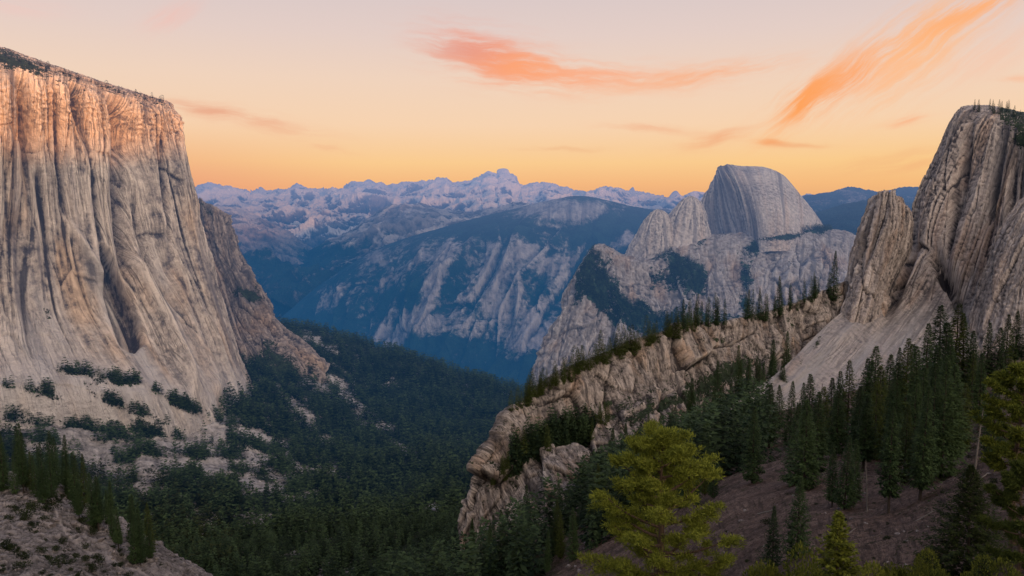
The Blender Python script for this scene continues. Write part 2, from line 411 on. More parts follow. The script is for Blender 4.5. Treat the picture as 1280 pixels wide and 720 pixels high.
# ---- the valley: talus under the wall and the forested slope down to the valley bottom
def d_valley(S, T, W, px, py):
    near = sstep(300, 900, T)
    dry = 1-sstep(2.6, 4.2, VV)
    return dry*near*(7*(ridged(S/70.+.4*jit(W, 1/200., 2), T/900., S*0+3, 3)-.3))+near*(26*jit(W, 1/260., 4)+30*ridged(W[..., 0]/300, W[..., 1]/300, S*0, 3)*.6+5*jit(W, 1/30., 4))+2.2*ridged(W[..., 0]/9, W[..., 1]/9, W[..., 2]/9, 3)
def v_valley(px, py, sl, G, cav):
    v = np.ones_like(px)*.90+.5*jit(G, 1/150., 4)
    v -= blobs(px, py, [(60, 470, 140, 50, 22, 1.25), (200, 520, 130, 42, 20, 1.1), (100, 530, 150, 46, 22, .8), (110, 565, 110, 30, 25, .8), (60, 590, 70, 16, 25, .6), (330, 560, 40, 20, 40, .35), (400, 600, 60, 16, 25, .3), (110, 505, 90, 24, 25, .45), (255, 545, 45, 14, 25, .5), (80, 560, 150, 9, 28, .95), (110, 545, 60, 12, 30, .4),
                        (440, 508, 52, 13, 45, .62), (400, 480, 40, 20, 45, .3), (375, 520, 30, 7, 45, .5), (500, 560, 35, 9, 50, .45), (360, 615, 42, 15, 12, .7), (300, 600, 50, 22, 20, .4),
                        (540, 640, 14, 10, -30, .6), (265, 590, 18, 22, 20, .5), (340, 450, 12, 30, -30, .5), (395, 430, 28, 6, 38, .6), (235, 640, 34, 12, 35, .45), (320, 545, 18, 24, 30, .35)])
    v += .9*fbm(G[..., 0]/85., G[..., 1]/85., G[..., 2]/40., 4)*(px < 420)+blobs(px, py, [(130, 492, 70, 8, 12, .7), (235, 500, 55, 9, 25, .7), (300, 520, 25, 10, 10, .8), (110, 528, 60, 12, 25, .5), (40, 525, 70, 16, 15, .8), (190, 560, 40, 10, 20, .4)])
    return v
rows = [
 [(-330, 470, 2600), (0, 470, 2900), (120, 460, 3100), (240, 450, 3300), (365, 440, 3500), (480, 470, 3500), (600, 505, 3300), (720, 545, 3200), (900, 600, 3000)],
 [(-330, 440, 2000), (0, 450, 2300), (120, 430, 2500), (240, 425, 2700), (365, 412, 2900), (480, 442, 2850), (600, 480, 2750), (720, 515, 2650), (900, 560, 2500)],
 [(-330, 470, 1560), (0, 462, 1850), (120, 476, 1930), (240, 498, 2040), (360, 490, 2300), (480, 500, 2500), (600, 525, 2350), (720, 565, 2100), (900, 600, 1900)],
 [(-330, 540, 1350), (0, 530, 1620), (120, 545, 1680), (240, 565, 1740), (360, 570, 1850), (480, 565, 2000), (600, 580, 1900), (720, 620, 1600), (900, 665, 1400)],
 [(-330, 640, 1100), (0, 620, 1380), (120, 630, 1420), (240, 640, 1450), (360, 640, 1500), (480, 640, 1520), (600, 655, 1350), (720, 695, 1100), (900, 720, 1050)],
 [(-330, 740, 850), (0, 730, 1050), (120, 730, 1080), (240, 730, 1090), (360, 730, 1100), (480, 730, 1060), (600, 730, 950), (720, 760, 850), (900, 800, 800)],
 [(-330, 900, 600), (0, 900, 700), (120, 900, 700), (240, 900, 700), (360, 900, 690), (480, 900, 640), (600, 900, 600), (720, 900, 560), (900, 900, 560)]]
sheet('valley_ground', rows, 560, 460, d_valley, M_talus, v_valley, 'pale talus and dark forest floor sloping down to the valley bottom')

# ---- the rocky spur at the lower left
def d_spur(S, T, W, px, py):
    return 7*jit(W, 1/45., 4)+3.5*ridged(W[..., 0]/16, W[..., 1]/16, W[..., 2]/16, 4)+.9*ridged(W[..., 0]/3.5, W[..., 1]/3.5, W[..., 2]/3.5, 3)
def v_spur(px, py, sl, G, cav):
    v = .22+.0*px
    v += blobs(px, py, [(60, 600, 40, 12, 30, .2), (120, 600, 60, 20, 35, .3), (40, 660, 12, 8, 0, .45), (80, 700, 12, 8, 0, .45), (20, 690, 10, 8, 0, .4), (60, 635, 10, 7, 0, .4)])
    return v-.9*trail_w(px, py)
TRAIL = [(60, 628), (72, 655), (88, 680), (110, 692), (140, 705), (170, 716), (200, 735)]
def trail_w(px, py):
    w = np.zeros_like(px)
    for (a, b), (c, d) in zip(TRAIL[:-1], TRAIL[1:]):
        L2 = (c-a)**2+(d-b)**2; t = np.clip(((px-a)*(c-a)+(py-b)*(d-b))/L2, 0, 1)
        w = np.maximum(w, np.exp(-(((px-a-t*(c-a))**2+(py-b-t*(d-b))**2)/2.2)))
    return w
rows = [
 [(-260, 600, 760), (-80, 640, 740), (0, 660, 720), (60, 680, 700), (120, 710, 680), (180, 740, 640), (260, 790, 600)],
 [(-260, 520, 560), (-80, 560, 540), (0, 588, 520), (60, 608, 500), (120, 640, 470), (180, 678, 440), (260, 725, 410)],
 [(-260, 600, 420), (-80, 630, 410), (0, 645, 400), (60, 655, 395), (120, 680, 385), (180, 712, 375), (260, 750, 365)],
 [(-260, 720, 300), (-80, 725, 300), (0, 728, 300), (60, 732, 300), (120, 745, 300), (180, 765, 300), (260, 800, 300)],
 [(-260, 900, 200), (-80, 900, 200), (0, 900, 200), (60, 900, 200), (120, 900, 200), (180, 900, 200), (260, 920, 200)]]
sheet('rocky_slope', rows, 330, 380, d_spur, M_spur, v_spur, 'scrubby pale boulder slope crossed by a thin trail', snow=lambda px, py, sl, G, cav: .8*trail_w(px, py))

# ---- the granite ridge in the middle
def d_ridge(S, T, W, px, py):
    f = sstep(1.08, 1.6, VV)
    q = .8*fbm(W[..., 0]/90., W[..., 1]/90., W[..., 2]/90., 3)
    d = f*(17*fbm(S/120.+q, T/190., S*0+5, 3)+slabs(S, T, 62, 66, 6.5, 2, .7)+slabs(S, T, 24, 34, 2.6, 5, .6)+slabs(S, T, 9, 14, .9, 9, .6)+joints(S, T, 60, 150, 4, .06))
    return d+4*jit(W, 1/90., 3)+chips(W, .5, 6)
def v_ridge(px, py, sl, G, cav):
    return .30*sstep(.35, .75, sl)+blobs(px, py, [(700, 548, 80, 9, -26, .7), (820, 512, 50, 8, -25, .6), (640, 590, 30, 10, -35, .4), (760, 630, 90, 30, -30, .6), (900, 470, 60, 14, -20, .6),
            (990, 400, 14, 12, -30, .3), (900, 425, 10, 5, 0, .4), (760, 500, 10, 5, 0, .3)])
rows = [
 [(640, 760, 900), (668, 660, 920), (690, 600, 950), (712, 560, 980), (760, 510, 1040), (830, 475, 1120), (890, 445, 1200), (940, 435, 1250), (990, 420, 1320), (1040, 400, 1380), (1100, 380, 1450)],
 [(578, 668, 640), (598, 603, 660), (622, 552, 680), (648, 508, 715), (702, 464, 760), (780, 434, 830), (850, 408, 920), (905, 402, 1000), (960, 390, 1060), (1012, 370, 1150), (1075, 345, 1260)],
 [(574, 672, 600), (596, 612, 625), (624, 562, 650), (656, 520, 682), (712, 478, 730), (790, 446, 800), (856, 420, 885), (908, 414, 965), (962, 402, 1030), (1014, 384, 1110), (1075, 362, 1220)],
 [(576, 700, 585), (606, 655, 605), (640, 605, 630), (676, 562, 660), (730, 530, 700), (806, 492, 770), (866, 462, 850), (915, 446, 930), (968, 436, 990), (1020, 420, 1070), (1080, 400, 1180)],
 [(580, 730, 560), (615, 690, 575), (655, 640, 595), (700, 592, 620), (752, 560, 655), (826, 520, 725), (880, 490, 800), (924, 476, 880), (974, 466, 940), (1026, 450, 1020), (1085, 430, 1130)],
 [(590, 800, 520), (630, 750, 530), (680, 700, 545), (730, 650, 570), (790, 610, 600), (850, 570, 670), (900, 540, 740), (940, 520, 820), (990, 505, 880), (1040, 490, 960), (1100, 470, 1060)]]
sheet('granite_ridge', rows, 560, 300, d_ridge, M_ridge, v_ridge, 'low brown granite ridge with a band of cliffs under its wooded crest')

# ---- the steep wall on the right with its slabby apron
def d_right(S, T, W, px, py):
    f = sstep(1.9, 2.5, VV); lo = 1-sstep(4.9, 7.0, VV)
    k = f*(.12+.88*lo)
    d = k*(26*(ridged(S/125.+.2*noise3(S/200., T/300., S*0), T/1300., S*0+6, 2)-.3)+slabs(S, T, 68, 420, 8.5, 4, .6)+slabs(S, T, 26, 150, 3., 6, .5)+slabs(S, T, 9, 50, .9, 8, .5)+joints(S, T, 46, 600, 9, .07, 2.)+joints(S, T, 18, 300, 2.5, .1, 6.))
    d += f*(1-lo)*(7*(ridged(S/140.+.5*noise3(S/160., T/300., S*0), T/900., S*0+4, 2)-.3)+.7*(ridged(S/24., T/400., S*0+4, 2)-.3))
    d -= f*60*blobs(px, py, [(1188, 352, 9, 40, -24, .55), (1174, 326, 9, 26, -34, .4), (1205, 210, 6, 60, 12, .5), (1240, 240, 6, 60, 8, .5), (1190, 262, 5, 50, 6, .5), (1262, 230, 5, 50, 6, .4), (1128, 330, 9, 60, 16, .7)])
    d += (1.+2.*lo)*jit(W, 1/40., 3)+chips(W, .6+.8*lo, 8)
    return d
def v_right(px, py, sl, G, cav):
    return .8*sstep(.6, .85, sl)*(py < 175)*(px > 1250)+blobs(px, py, [(1020, 432, 5, 14, 25, .6), (1000, 455, 4, 5, 0, .6), (1275, 170, 15, 14, 0, .8)])
rows = [
 [(1225, 146, 2300), (1255, 150, 2200), (1290, 160, 2100), (1340, 170, 2000), (1420, 180, 1900), (1560, 190, 1800)],
 [(1212, 134, 1750), (1240, 133, 1700), (1275, 140, 1640), (1330, 152, 1570), (1420, 165, 1500), (1560, 180, 1400)],
 [(1197, 138, 1520), (1228, 141, 1470), (1262, 152, 1410), (1310, 168, 1350), (1400, 190, 1280), (1560, 210, 1200)],
 [(1172, 190, 1480), (1206, 196, 1425), (1246, 202, 1370), (1300, 210, 1310), (1395, 230, 1240), (1560, 250, 1150)],
 [(1146, 246, 1450), (1184, 252, 1390), (1232, 258, 1330), (1292, 262, 1270), (1390, 280, 1200), (1560, 300, 1110)],
 [(1122, 310, 1400), (1162, 316, 1330), (1216, 322, 1280), (1282, 326, 1220), (1385, 340, 1150), (1560, 350, 1060)],
 [(1086, 364, 1250), (1134, 374, 1230), (1196, 382, 1200), (1270, 384, 1160), (1380, 395, 1090), (1560, 400, 1000)],
 [(1032, 408, 1060), (1090, 424, 1060), (1162, 436, 1060), (1250, 440, 1060), (1380, 450, 1000), (1560, 450, 920)],
 [(972, 468, 890), (1040, 482, 890), (1120, 492, 900), (1230, 500, 920), (1380, 510, 880), (1560, 510, 800)],
 [(900, 522, 760), (980, 540, 770), (1080, 550, 780), (1220, 560, 800), (1380, 570, 780), (1560, 570, 720)],
 [(840, 600, 640), (940, 620, 650), (1060, 630, 660), (1220, 640, 680), (1380, 640, 680), (1560, 640, 640)]]
sheet('steep_cliff', rows, 520, 620, d_right, M_right, v_right, 'grey brown granite wall rising over a smooth slab apron',
      snow=lambda px, py, sl, G, cav: .5*sstep(5.4, 7., VV)*(px < 1220)*np.clip(1+2.2*fbm(SS/32., TT/700., SS*0+3, 4), 0, 1.6)+blobs(px, py, [(975, 462, 6, 60, 42, 1.), (1020, 420, 6, 36, 30, .9), (940, 505, 10, 30, 50, .8), (1010, 470, 5, 50, 40, .5), (1070, 455, 5, 60, 35, .4), (1130, 430, 5, 60, 25, .5), (1180, 410, 5, 40, 20, .4), (1240, 200, 6, 60, 10, .35), (1215, 250, 5, 60, 8, .35)]))

def d_pin(S, T, W, px, py):
    d = 8*(ridged(S/70., T/500., S*0+4, 2)-.3)+slabs(S, T, 44, 210, 6, 4, .6)+slabs(S, T, 17, 80, 2.2, 7, .5)+joints(S, T, 30, 400, 6, .08, 3.)
    return d+3*jit(W, 1/50., 3)+chips(W, 1.3, 8)-4
rows = [
 [(1099, 246, 1330), (1101, 244, 1322), (1106, 242, 1316), (1114, 242, 1314), (1121, 244, 1320), (1124, 247, 1330)],
 [(1090, 252, 1340), (1090, 245, 1290), (1101, 237, 1250), (1117, 237, 1250), (1131, 246, 1285), (1130, 254, 1340)],
 [(1082, 276, 1340), (1076, 270, 1270), (1095, 270, 1210), (1119, 270, 1210), (1138, 268, 1255), (1138, 274, 1330)],
 [(1074, 312, 1330), (1064, 306, 1250), (1084, 310, 1190), (1111, 312, 1185), (1136, 306, 1235), (1137, 310, 1320)],
 [(1064, 350, 1320), (1054, 345, 1220), (1074, 350, 1150), (1100, 354, 1150), (1121, 348, 1210), (1122, 350, 1300)],
 [(1052, 392, 1300), (1042, 386, 1180), (1062, 396, 1100), (1090, 400, 1100), (1108, 388, 1170), (1110, 390, 1260)],
 [(1040, 440, 1280), (1026, 430, 1180), (1046, 444, 1100), (1075, 446, 1100), (1096, 430, 1170), (1100, 430, 1260)]]
sheet('rock_pinnacle', rows, 200, 320, d_pin, M_right, lambda px, py, sl, G, cav: blobs(px, py, [(1042, 395, 5, 8, 30, .7)]), 'rounded granite pinnacle leaning against the right hand cliff')

rows = [
 [(1300, 250, 1400), (1330, 245, 1380), (1380, 240, 1350), (1480, 240, 1300), (1600, 240, 1300)],
 [(1284, 236, 1230), (1320, 228, 1180), (1380, 222, 1140), (1480, 225, 1080), (1600, 230, 1050)],
 [(1262, 262, 1190), (1300, 260, 1140), (1370, 260, 1090), (1480, 260, 1030), (1600, 260, 1000)],
 [(1242, 300, 1170), (1284, 300, 1110), (1360, 300, 1060), (1480, 300, 1000), (1600, 300, 960)],
 [(1226, 345, 1150), (1268, 350, 1085), (1350, 350, 1030), (1480, 350, 980), (1600, 350, 940)],
 [(1210, 400, 1130), (1255, 405, 1060), (1345, 405, 1000), (1480, 405, 950), (1600, 405, 910)],
 [(1190, 470, 1080), (1240, 475, 1020), (1340, 475, 960), (1480, 475, 910), (1600, 475, 870)]]
sheet('granite_shoulder', rows, 330, 330, d_pin, M_right, None, 'near shoulder of fractured granite at the foot of the right hand cliff')

# ---- the dark soil hillside in front on the right
M_soil = rock_mat('hillside_soil', (.20, .145, .12), (.105, .072, .060), (.035, .026, .023), flow=(1/3., 1/8.), grain=.8, streak=.25,
                  bump=1., bump_d=.35, veg_noise=.25, veg=(.022, .024, .011), cav=.35)
def d_soil(S, T, W, px, py):
    return 3.0*jit(W, 1/40., 4)*sstep(40, 200, W[..., 1])+.8*jit(W, 1/9., 4)+.35*ridged(W[..., 0]/2.2, W[..., 1]/2.2, W[..., 2]/2.2, 3)
def v_soil(px, py, sl, G, cav):
    return .30+blobs(px, py, [(860, 560, 120, 50, -25, .4), (640, 700, 60, 50, 0, .5), (1230, 560, 40, 20, 0, .2), (1000, 560, 60, 20, 0, .2)])
rows = [
 [(480, 820, 640), (590, 740, 700), (700, 675, 800), (800, 605, 850), (900, 560, 850), (1000, 540, 850), (1100, 530, 820), (1200, 520, 800), (1300, 510, 760), (1500, 500, 700)],
 [(470, 770, 480), (580, 712, 520), (690, 655, 560), (790, 592, 600), (890, 535, 640), (1000, 510, 600), (1100, 480, 520), (1200, 452, 470), (1300, 432, 430), (1500, 400, 400)],
 [(490, 830, 330), (600, 745, 370), (710, 670, 400), (800, 625, 420), (890, 585, 420), (1000, 555, 370), (1100, 530, 330), (1200, 498, 310), (1300, 470, 290), (1500, 430, 270)],
 [(540, 900, 220), (640, 820, 240), (740, 740, 255), (820, 680, 260), (900, 630, 235), (1000, 606, 215), (1100, 595, 195), (1200, 562, 180), (1300, 540, 160), (1500, 500, 150)],
 [(600, 1000, 130), (700, 900, 130), (790, 810, 130), (860, 745, 130), (930, 705, 120), (1010, 680, 112), (1100, 655, 118), (1200, 632, 100), (1300, 615, 85), (1500, 600, 80)],
 [(660, 1100, 70), (760, 1000, 68), (840, 880, 66), (900, 815, 62), (960, 780, 60), (1030, 736, 58), (1110, 726, 56), (1200, 712, 50), (1300, 696, 42), (1500, 690, 40)],
 [(700, 1500, 30), (800, 1400, 28), (880, 1200, 27), (940, 1050, 27), (1000, 900, 27), (1060, 850, 27), (1130, 830, 27), (1220, 820, 25), (1320, 820, 23), (1500, 820, 22)]]
sheet('hillside', rows, 500, 560, d_soil, M_soil, v_soil, 'dark reddish soil hillside dotted with stones under the conifers')

# ---- the massif with the half dome
def d_massif(S, T, W, px, py):
    g = sstep(1.2, 2.2, VV)
    d = 40*(ridged(W[..., 0]/420, W[..., 1]/420, W[..., 2]/600, 3)-.35)*g
    d += g*(20*(ridged(S/130.+.5*jit(W, 1/250., 2), T/600., S*0, 3)-.3)+slabs(S, T, 95, 210, 13, 2, .6)+slabs(S, T, 38, 90, 5, 6, .6))
    return d+14*jit(W, 1/160., 4)+chips(W, 4., 26)-6
def v_massif(px, py, sl, G, cav):
    v = blobs(px, py, [(745, 335, 22, 34, 10, .9), (775, 385, 60, 16, 38, 1.), (720, 375, 10, 30, 10, .5), (850, 330, 45, 18, 35, .9), (840, 360, 40, 15, 20, .4), (930, 345, 14, 24, 0, .8),
                        (965, 300, 50, 9, -18, 1.), (1010, 285, 40, 4, 0, .8), (900, 400, 40, 12, 20, .6), (820, 400, 60, 20, 10, .8), (860, 345, 30, 12, 0, .6), (870, 300, 20, 8, 20, .6), (790, 345, 10, 6, 0, .3),
                        (1000, 400, 60, 22, 0, .5), (930, 380, 10, 18, 0, .6), (900, 290, 12, 6, 0, .5)])
    v += .55*fbm(SS/130., TT/300., SS*0+2, 4)-.1
    v -= blobs(px, py, [(905, 360, 22, 40, 0, .5), (700, 430, 30, 40, 0, .6)])
    return np.minimum(v+.12, .74)
rows = [
 [(740, 400, 4600), (775, 350, 4650), (800, 345, 4700), (850, 345, 4700), (900, 345, 4700), (960, 330, 4700), (1030, 320, 4700), (1100, 330, 4800), (1180, 350, 4800)],
 [(708, 362, 3600), (745, 305, 3650), (778, 316, 3680), (815, 322, 3720), (865, 296, 3900), (935, 290, 3950), (1010, 283, 3950), (1062, 290, 4000), (1110, 330, 4000)],
 [(697, 388, 3450), (738, 330, 3480), (776, 348, 3500), (820, 356, 3560), (866, 336, 3640), (930, 335, 3640), (1006, 322, 3700), (1062, 330, 3740), (1120, 370, 3750)],
 [(682, 420, 3330), (722, 372, 3330), (776, 392, 3340), (830, 400, 3380), (880, 385, 3400), (935, 385, 3400), (1006, 375, 3450), (1062, 380, 3500), (1120, 410, 3500)],
 [(668, 455, 3240), (700, 440, 3190), (770, 440, 3180), (830, 445, 3180), (880, 440, 3180), (935, 440, 3180), (1006, 430, 3200), (1062, 430, 3200), (1120, 440, 3200)],
 [(655, 495, 3150), (690, 500, 3050), (770, 500, 3000), (830, 505, 2950), (880, 500, 2950), (935, 500, 2950), (1006, 490, 2950), (1062, 490, 2950), (1120, 490, 2950)],
 [(640, 560, 3050), (690, 570, 2900), (770, 570, 2800), (830, 570, 2700), (880, 560, 2700), (935, 560, 2700), (1006, 560, 2700), (1062, 560, 2700), (1120, 560, 2700)]]
sheet('wooded_massif', rows, 560, 420, d_massif, M_massif, v_massif, 'pale granite massif with dark forest patches below the half dome')

def d_spire(S, T, W, px, py):
    return 9*(ridged(S/60., T/400., S*0+4, 2)-.3)+joints(S, T, 24, 300, 8, .14)+6*jit(W, 1/80., 3)+chips(W, 3., 20)
for nm, lab, cx, ty, w, by, Y, sk in (('rock_spire', 'broad rounded granite spire left of the half dome, lower of the two', 823, 264, 33, 322, 3850, -.06),
                                       ('rock_spire', 'taller pointed granite spire leaning on the half dome', 863, 248, 36, 305, 3900, -.10)):
    rows = []
    for k, ww in ((-.02, .02), (.0, .16), (.14, .42), (.35, .64), (.65, .85), (1., 1.1), (1.4, 1.5)):
        y = ty+(by-ty)*k; c = cx+sk*(y-ty)*2; W_ = w*ww; dY = 90*ww
        rows.append([(c-W_*.8, y+1, Y+dY*1.6), (c-W_, y, Y), (c-W_*.45, y-1, Y-dY), (c+W_*.3, y-1, Y-dY*1.3), (c+W_, y, Y-dY*.2), (c+W_*.9, y+1, Y+dY*1.8)])
    sheet(nm, rows, 110, 150, d_spire, M_dome, None, lab)

def d_dome(S, T, W, px, py):
    face = 1-sstep(930, 944, px+(262-py)*.35)
    d = face*(12*(ridged(S/70., T/1500., S*0+4, 2)-.3)+joints(S, T, 30, 800, 8, .12))
    return d+2.*jit(W, 1/90., 3)+chips(W, 1.4, 20)
rows = [
 [(886, 250, 4550), (898, 216, 4500), (903, 210, 4480), (925, 209, 4480), (955, 211, 4480), (982, 224, 4480), (1004, 250, 4450), (1024, 280, 4400), (1034, 300, 4400)],
 [(876, 252, 4300), (894, 220, 4270), (902, 207, 4250), (928, 208, 4250), (955, 209, 4250), (979, 219, 4250), (1001, 244, 4240), (1020, 268, 4220), (1034, 290, 4220)],
 [(870, 262, 4260), (893, 234, 4220), (908, 216, 4090), (932, 216, 4090), (957, 217, 4090), (981, 226, 4090), (1002, 249, 4080), (1020, 272, 4060), (1033, 292, 4080)],
 [(866, 276, 4220), (893, 258, 4230), (918, 236, 4030), (940, 236, 3960), (962, 240, 3950), (984, 250, 3960), (1004, 266, 3980), (1019, 280, 4000), (1031, 294, 4040)],
 [(868, 300, 4180), (897, 286, 4200), (926, 262, 3985), (946, 262, 3870), (966, 264, 3850), (986, 270, 3870), (1004, 280, 3900), (1018, 288, 3930), (1030, 298, 3990)],
 [(880, 322, 4080), (908, 316, 4080), (932, 292, 3920), (950, 288, 3800), (968, 288, 3780), (986, 290, 3800), (1004, 294, 3840), (1018, 298, 3880), (1030, 304, 3950)],
 [(900, 350, 3900), (918, 346, 3880), (936, 330, 3840), (952, 316, 3740), (970, 314, 3720), (988, 314, 3740), (1004, 314, 3780), (1018, 316, 3820), (1030, 320, 3900)]]
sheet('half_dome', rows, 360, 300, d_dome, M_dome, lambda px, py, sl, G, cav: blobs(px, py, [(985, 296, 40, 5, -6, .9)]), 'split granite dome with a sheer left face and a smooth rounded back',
      snow=lambda px, py, sl, G, cav: np.clip(.45+2.*fbm(SS/26., TT/500., SS*0+3, 4), 0, .85)*(1-sstep(3.0, 3.6, np.linspace(0, 8, px.shape[1])[None, :]+0*px)))  # dark streaks on the sheer left face: stain with painted shade

# ---- hazy mountains beyond
def d_blue(S, T, W, px, py):
    f = sstep(1.1, 2.4, VV)
    q = .35*jit(W, 1/1500., 2)
    return f*(330*(ridged((S+.4*T)/1500.+q+.4, T/5200., S*0+.5, 2)-.4)+110*(ridged((S+.5*T)/520.+q*2, T/2400., S*0+3, 3)-.35)+slabs(S+.4*T, T, 420, 1300, 60, 3, .6, .3)+slabs(S+.4*T, T, 160, 500, 20, 6, .6, .3))+26*jit(W, 1/260., 4)*(.4+.6*f)+8*jit(W, 1/60., 3)
def v_blue(px, py, sl, G, cav):
    n = .75*jit(G, 1/650., 4)+.5*fbm((SS+.55*TT)/380.+.8*jit(G, 1/700., 2), TT/1100., SS*0+2, 4)+.2*fbm((SS+.5*TT)/120., TT/420., SS*0+6, 3)
    v = .90+.8*n-(cav-.5)*.35
    v -= blobs(px, py, [(700, 262, 66, 12, -4, 1.2), (558, 345, 12, 40, 14, .75), (545, 385, 8, 30, 20, .9), (500, 418, 50, 20, -8, .9), (610, 395, 60, 50, -30, .45), (620, 335, 50, 32, 15, .35), (470, 318, 50, 9, -35, .5),
                        (440, 375, 55, 26, -25, .5), (650, 400, 36, 46, -20, .5), (690, 330, 44, 26, 0, .5), (560, 325, 36, 28, 0, .5), (500, 345, 40, 20, -20, .4), (770, 295, 50, 12, 0, .45)])
    v += blobs(px, py, [(600, 275, 110, 12, -6, .35), (460, 435, 50, 16, 10, .35), (620, 468, 120, 22, 8, .9), (400, 405, 40, 24, 20, .6), (640, 300, 50, 12, 0, .3), (730, 285, 40, 10, 0, .5), (560, 450, 40, 8, 10, .5)])
    return v
rows = [
 [(330, 420, 11000), (400, 390, 11000), (480, 340, 11000), (560, 310, 11000), (640, 290, 11000), (720, 280, 11000), (800, 280, 11000), (900, 300, 11000)],
 [(340, 408, 9300), (398, 358, 9300), (470, 312, 9200), (555, 284, 9000), (640, 262, 8900), (722, 245, 8800), (800, 260, 8900), (900, 275, 9000)],
 [(345, 430, 8700), (405, 385, 8600), (478, 345, 8450), (560, 320, 8300), (640, 300, 8200), (722, 285, 8100), (800, 300, 8100), (900, 310, 8100)],
 [(360, 450, 8200), (420, 415, 8100), (490, 385, 7900), (565, 370, 7700), (640, 360, 7600), (722, 350, 7500), (800, 355, 7400), (900, 360, 7400)],
 [(380, 470, 7800), (440, 450, 7600), (505, 430, 7400), (570, 425, 7200), (640, 425, 7000), (722, 420, 6900), (800, 420, 6900), (900, 420, 6900)],
 [(400, 500, 7300), (455, 490, 7000), (515, 480, 6800), (575, 480, 6500), (645, 485, 6300), (722, 490, 6200), (800, 490, 6200), (900, 490, 6200)],
 [(400, 560, 6000), (455, 560, 6000), (515, 560, 5800), (575, 560, 5500), (645, 560, 5300), (722, 560, 5200), (800, 560, 5200), (900, 560, 5200)]]
sheet('forested_mountain', rows, 520, 460, d_blue, M_blue, v_blue, 'hazy blue forested mountain with pale rock scars and a bald summit')

def mk_far(name, label, sky, Y, base, amp, s, nu=520, veg=None, snow=None, fall=1500, tmod=1., Yf=.72):
    """a range: its skyline, the slope towards the camera and a little of the far side"""
    xs = [p[0] for p in sky]; 
    n = max(10, int((xs[-1]-xs[0])/9)); X = np.linspace(xs[0], xs[-1], n); Z = np.interp(X, xs, [p[1] for p in sky])
    rows = []
    rows.append([(x, z+14, Y*1.25) for x, z in zip(X, Z)])
    rows.append([(x, z+.5, Y*1.02) for x, z in zip(X, Z)])
    for k, q in ((.12, .97), (.35, .90), (.65, .82), (1., Yf), (1.4, Yf*.9)):
        rows.append([(x, z+(b-z)*k, Y*q) for x, z, b in zip(X, Z, np.interp(X, [p[0] for p in base], [p[1] for p in base]))])
    def disp(S, T, W, px, py):
        r = T-np.interp(px, xs, [0]*len(xs))
        # exact skyline detail comes from a finer interpolation of the sky list
        crest = np.exp(-((T-T[int(T.shape[0]*.17)])/fall)**2)
        zz = (np.interp(px, X, Z)-np.interp(px, xs, [p[1] for p in sky]))/FPX*Y
        d = amp*(ridged(W[..., 0]/s, W[..., 1]/s, W[..., 2]/s*.5, 5)-.42)*(1-.80*crest)+amp*.22*(ridged(W[..., 0]/(s*.3), W[..., 1]/(s*.3), W[..., 2]/s, 4)-.35)
        return d
    o = sheet(name, rows, nu, 260, disp, M_far, veg, label, snow=snow)
    return o
# snowy crest
sky = [(150, 250), (200, 244), (245, 240), (265, 233), (290, 239), (312, 247), (330, 243), (352, 237), (375, 233), (402, 241), (430, 238), (458, 228), (480, 235), (505, 235), (520, 231), (545, 230), (580, 229),
       (590, 226), (600, 221), (606, 223), (613, 216), (622, 221), (630, 217), (640, 224), (650, 232), (690, 232), (716, 241), (750, 239), (772, 236), (800, 243), (830, 249), (845, 244), (856, 251), (871, 238), (885, 245), (940, 255), (1000, 252), (1008, 242),
       (1020, 250), (1060, 245), (1150, 250), (1300, 250), (1420, 250)]
mk_far('snowy_range', 'distant snow streaked range on the skyline', sky, 24000, [(100, 300), (1500, 300)], 620, 2600, nu=1300,
       veg=lambda px, py, sl, G, cav: .05+.0*px+.35*sstep(-500, -1500, G[..., 2]),
       snow=lambda px, py, sl, G, cav: sstep(.50, .58, .30+.5*(sl-.5)+.5*(cav-.5)+.8*jit(G, 1/700., 5)+.32*sstep(-900, 500, G[..., 2])), fall=700)
mk_far('mountain_range', 'hazy range of bare ridges in front of the snowy crest', [(150, 250), (250, 258), (300, 262), (330, 276), (360, 292), (385, 310), (420, 330), (480, 350)], 15000,
       [(150, 330), (330, 345), (480, 380)], 520, 2000, nu=360, veg=lambda px, py, sl, G, cav: .25+.5*sstep(300, 335, py)+.3*(.5-cav),
       snow=lambda px, py, sl, G, cav: .45*sstep(.55, .7, .5+.5*(sl-.55)+.7*jit(G, 1/500., 4))*(1-sstep(270, 310, py)))
mk_far('mountain_range', 'long grey ridge between the snowy crest and the blue forested mountain', [(330, 345), (380, 318), (430, 292), (462, 272), (480, 262), (500, 257), (525, 256), (560, 264), (590, 268), (620, 262), (645, 254), (680, 256), (720, 262), (760, 262), (830, 262), (900, 268), (1000, 270)],
       14000, [(330, 400), (480, 340), (700, 310), (1000, 300)], 420, 1500, nu=620, veg=lambda px, py, sl, G, cav: .30+.6*sstep(290, 330, py)+.5*(.5-cav),
       snow=lambda px, py, sl, G, cav: .35*sstep(.55, .7, .5+.4*(sl-.55)+.8*jit(G, 1/400., 4)))
mk_far('mountain_range', 'blue hills far behind the pinnacle on the right', [(960, 262), (1005, 246), (1040, 240), (1062, 235), (1080, 238), (1100, 241), (1130, 235), (1170, 234), (1300, 232), (1450, 235)],
       12000, [(960, 300), (1450, 300)], 260, 1400, nu=420, veg=lambda px, py, sl, G, cav: .75+.3*(.5-cav)-blobs(px, py, [(1070, 250, 30, 8, 30, .6)]))
mk_far('wooded_hill', 'darker blue wooded hill in the gap beside the half dome', [(960, 290), (1000, 274), (1020, 266), (1050, 256), (1080, 250), (1110, 250), (1150, 256), (1300, 256)],
       8500, [(960, 330), (1300, 330)], 130, 900, nu=300, veg=lambda px, py, sl, G, cav: 1.1+0*px)

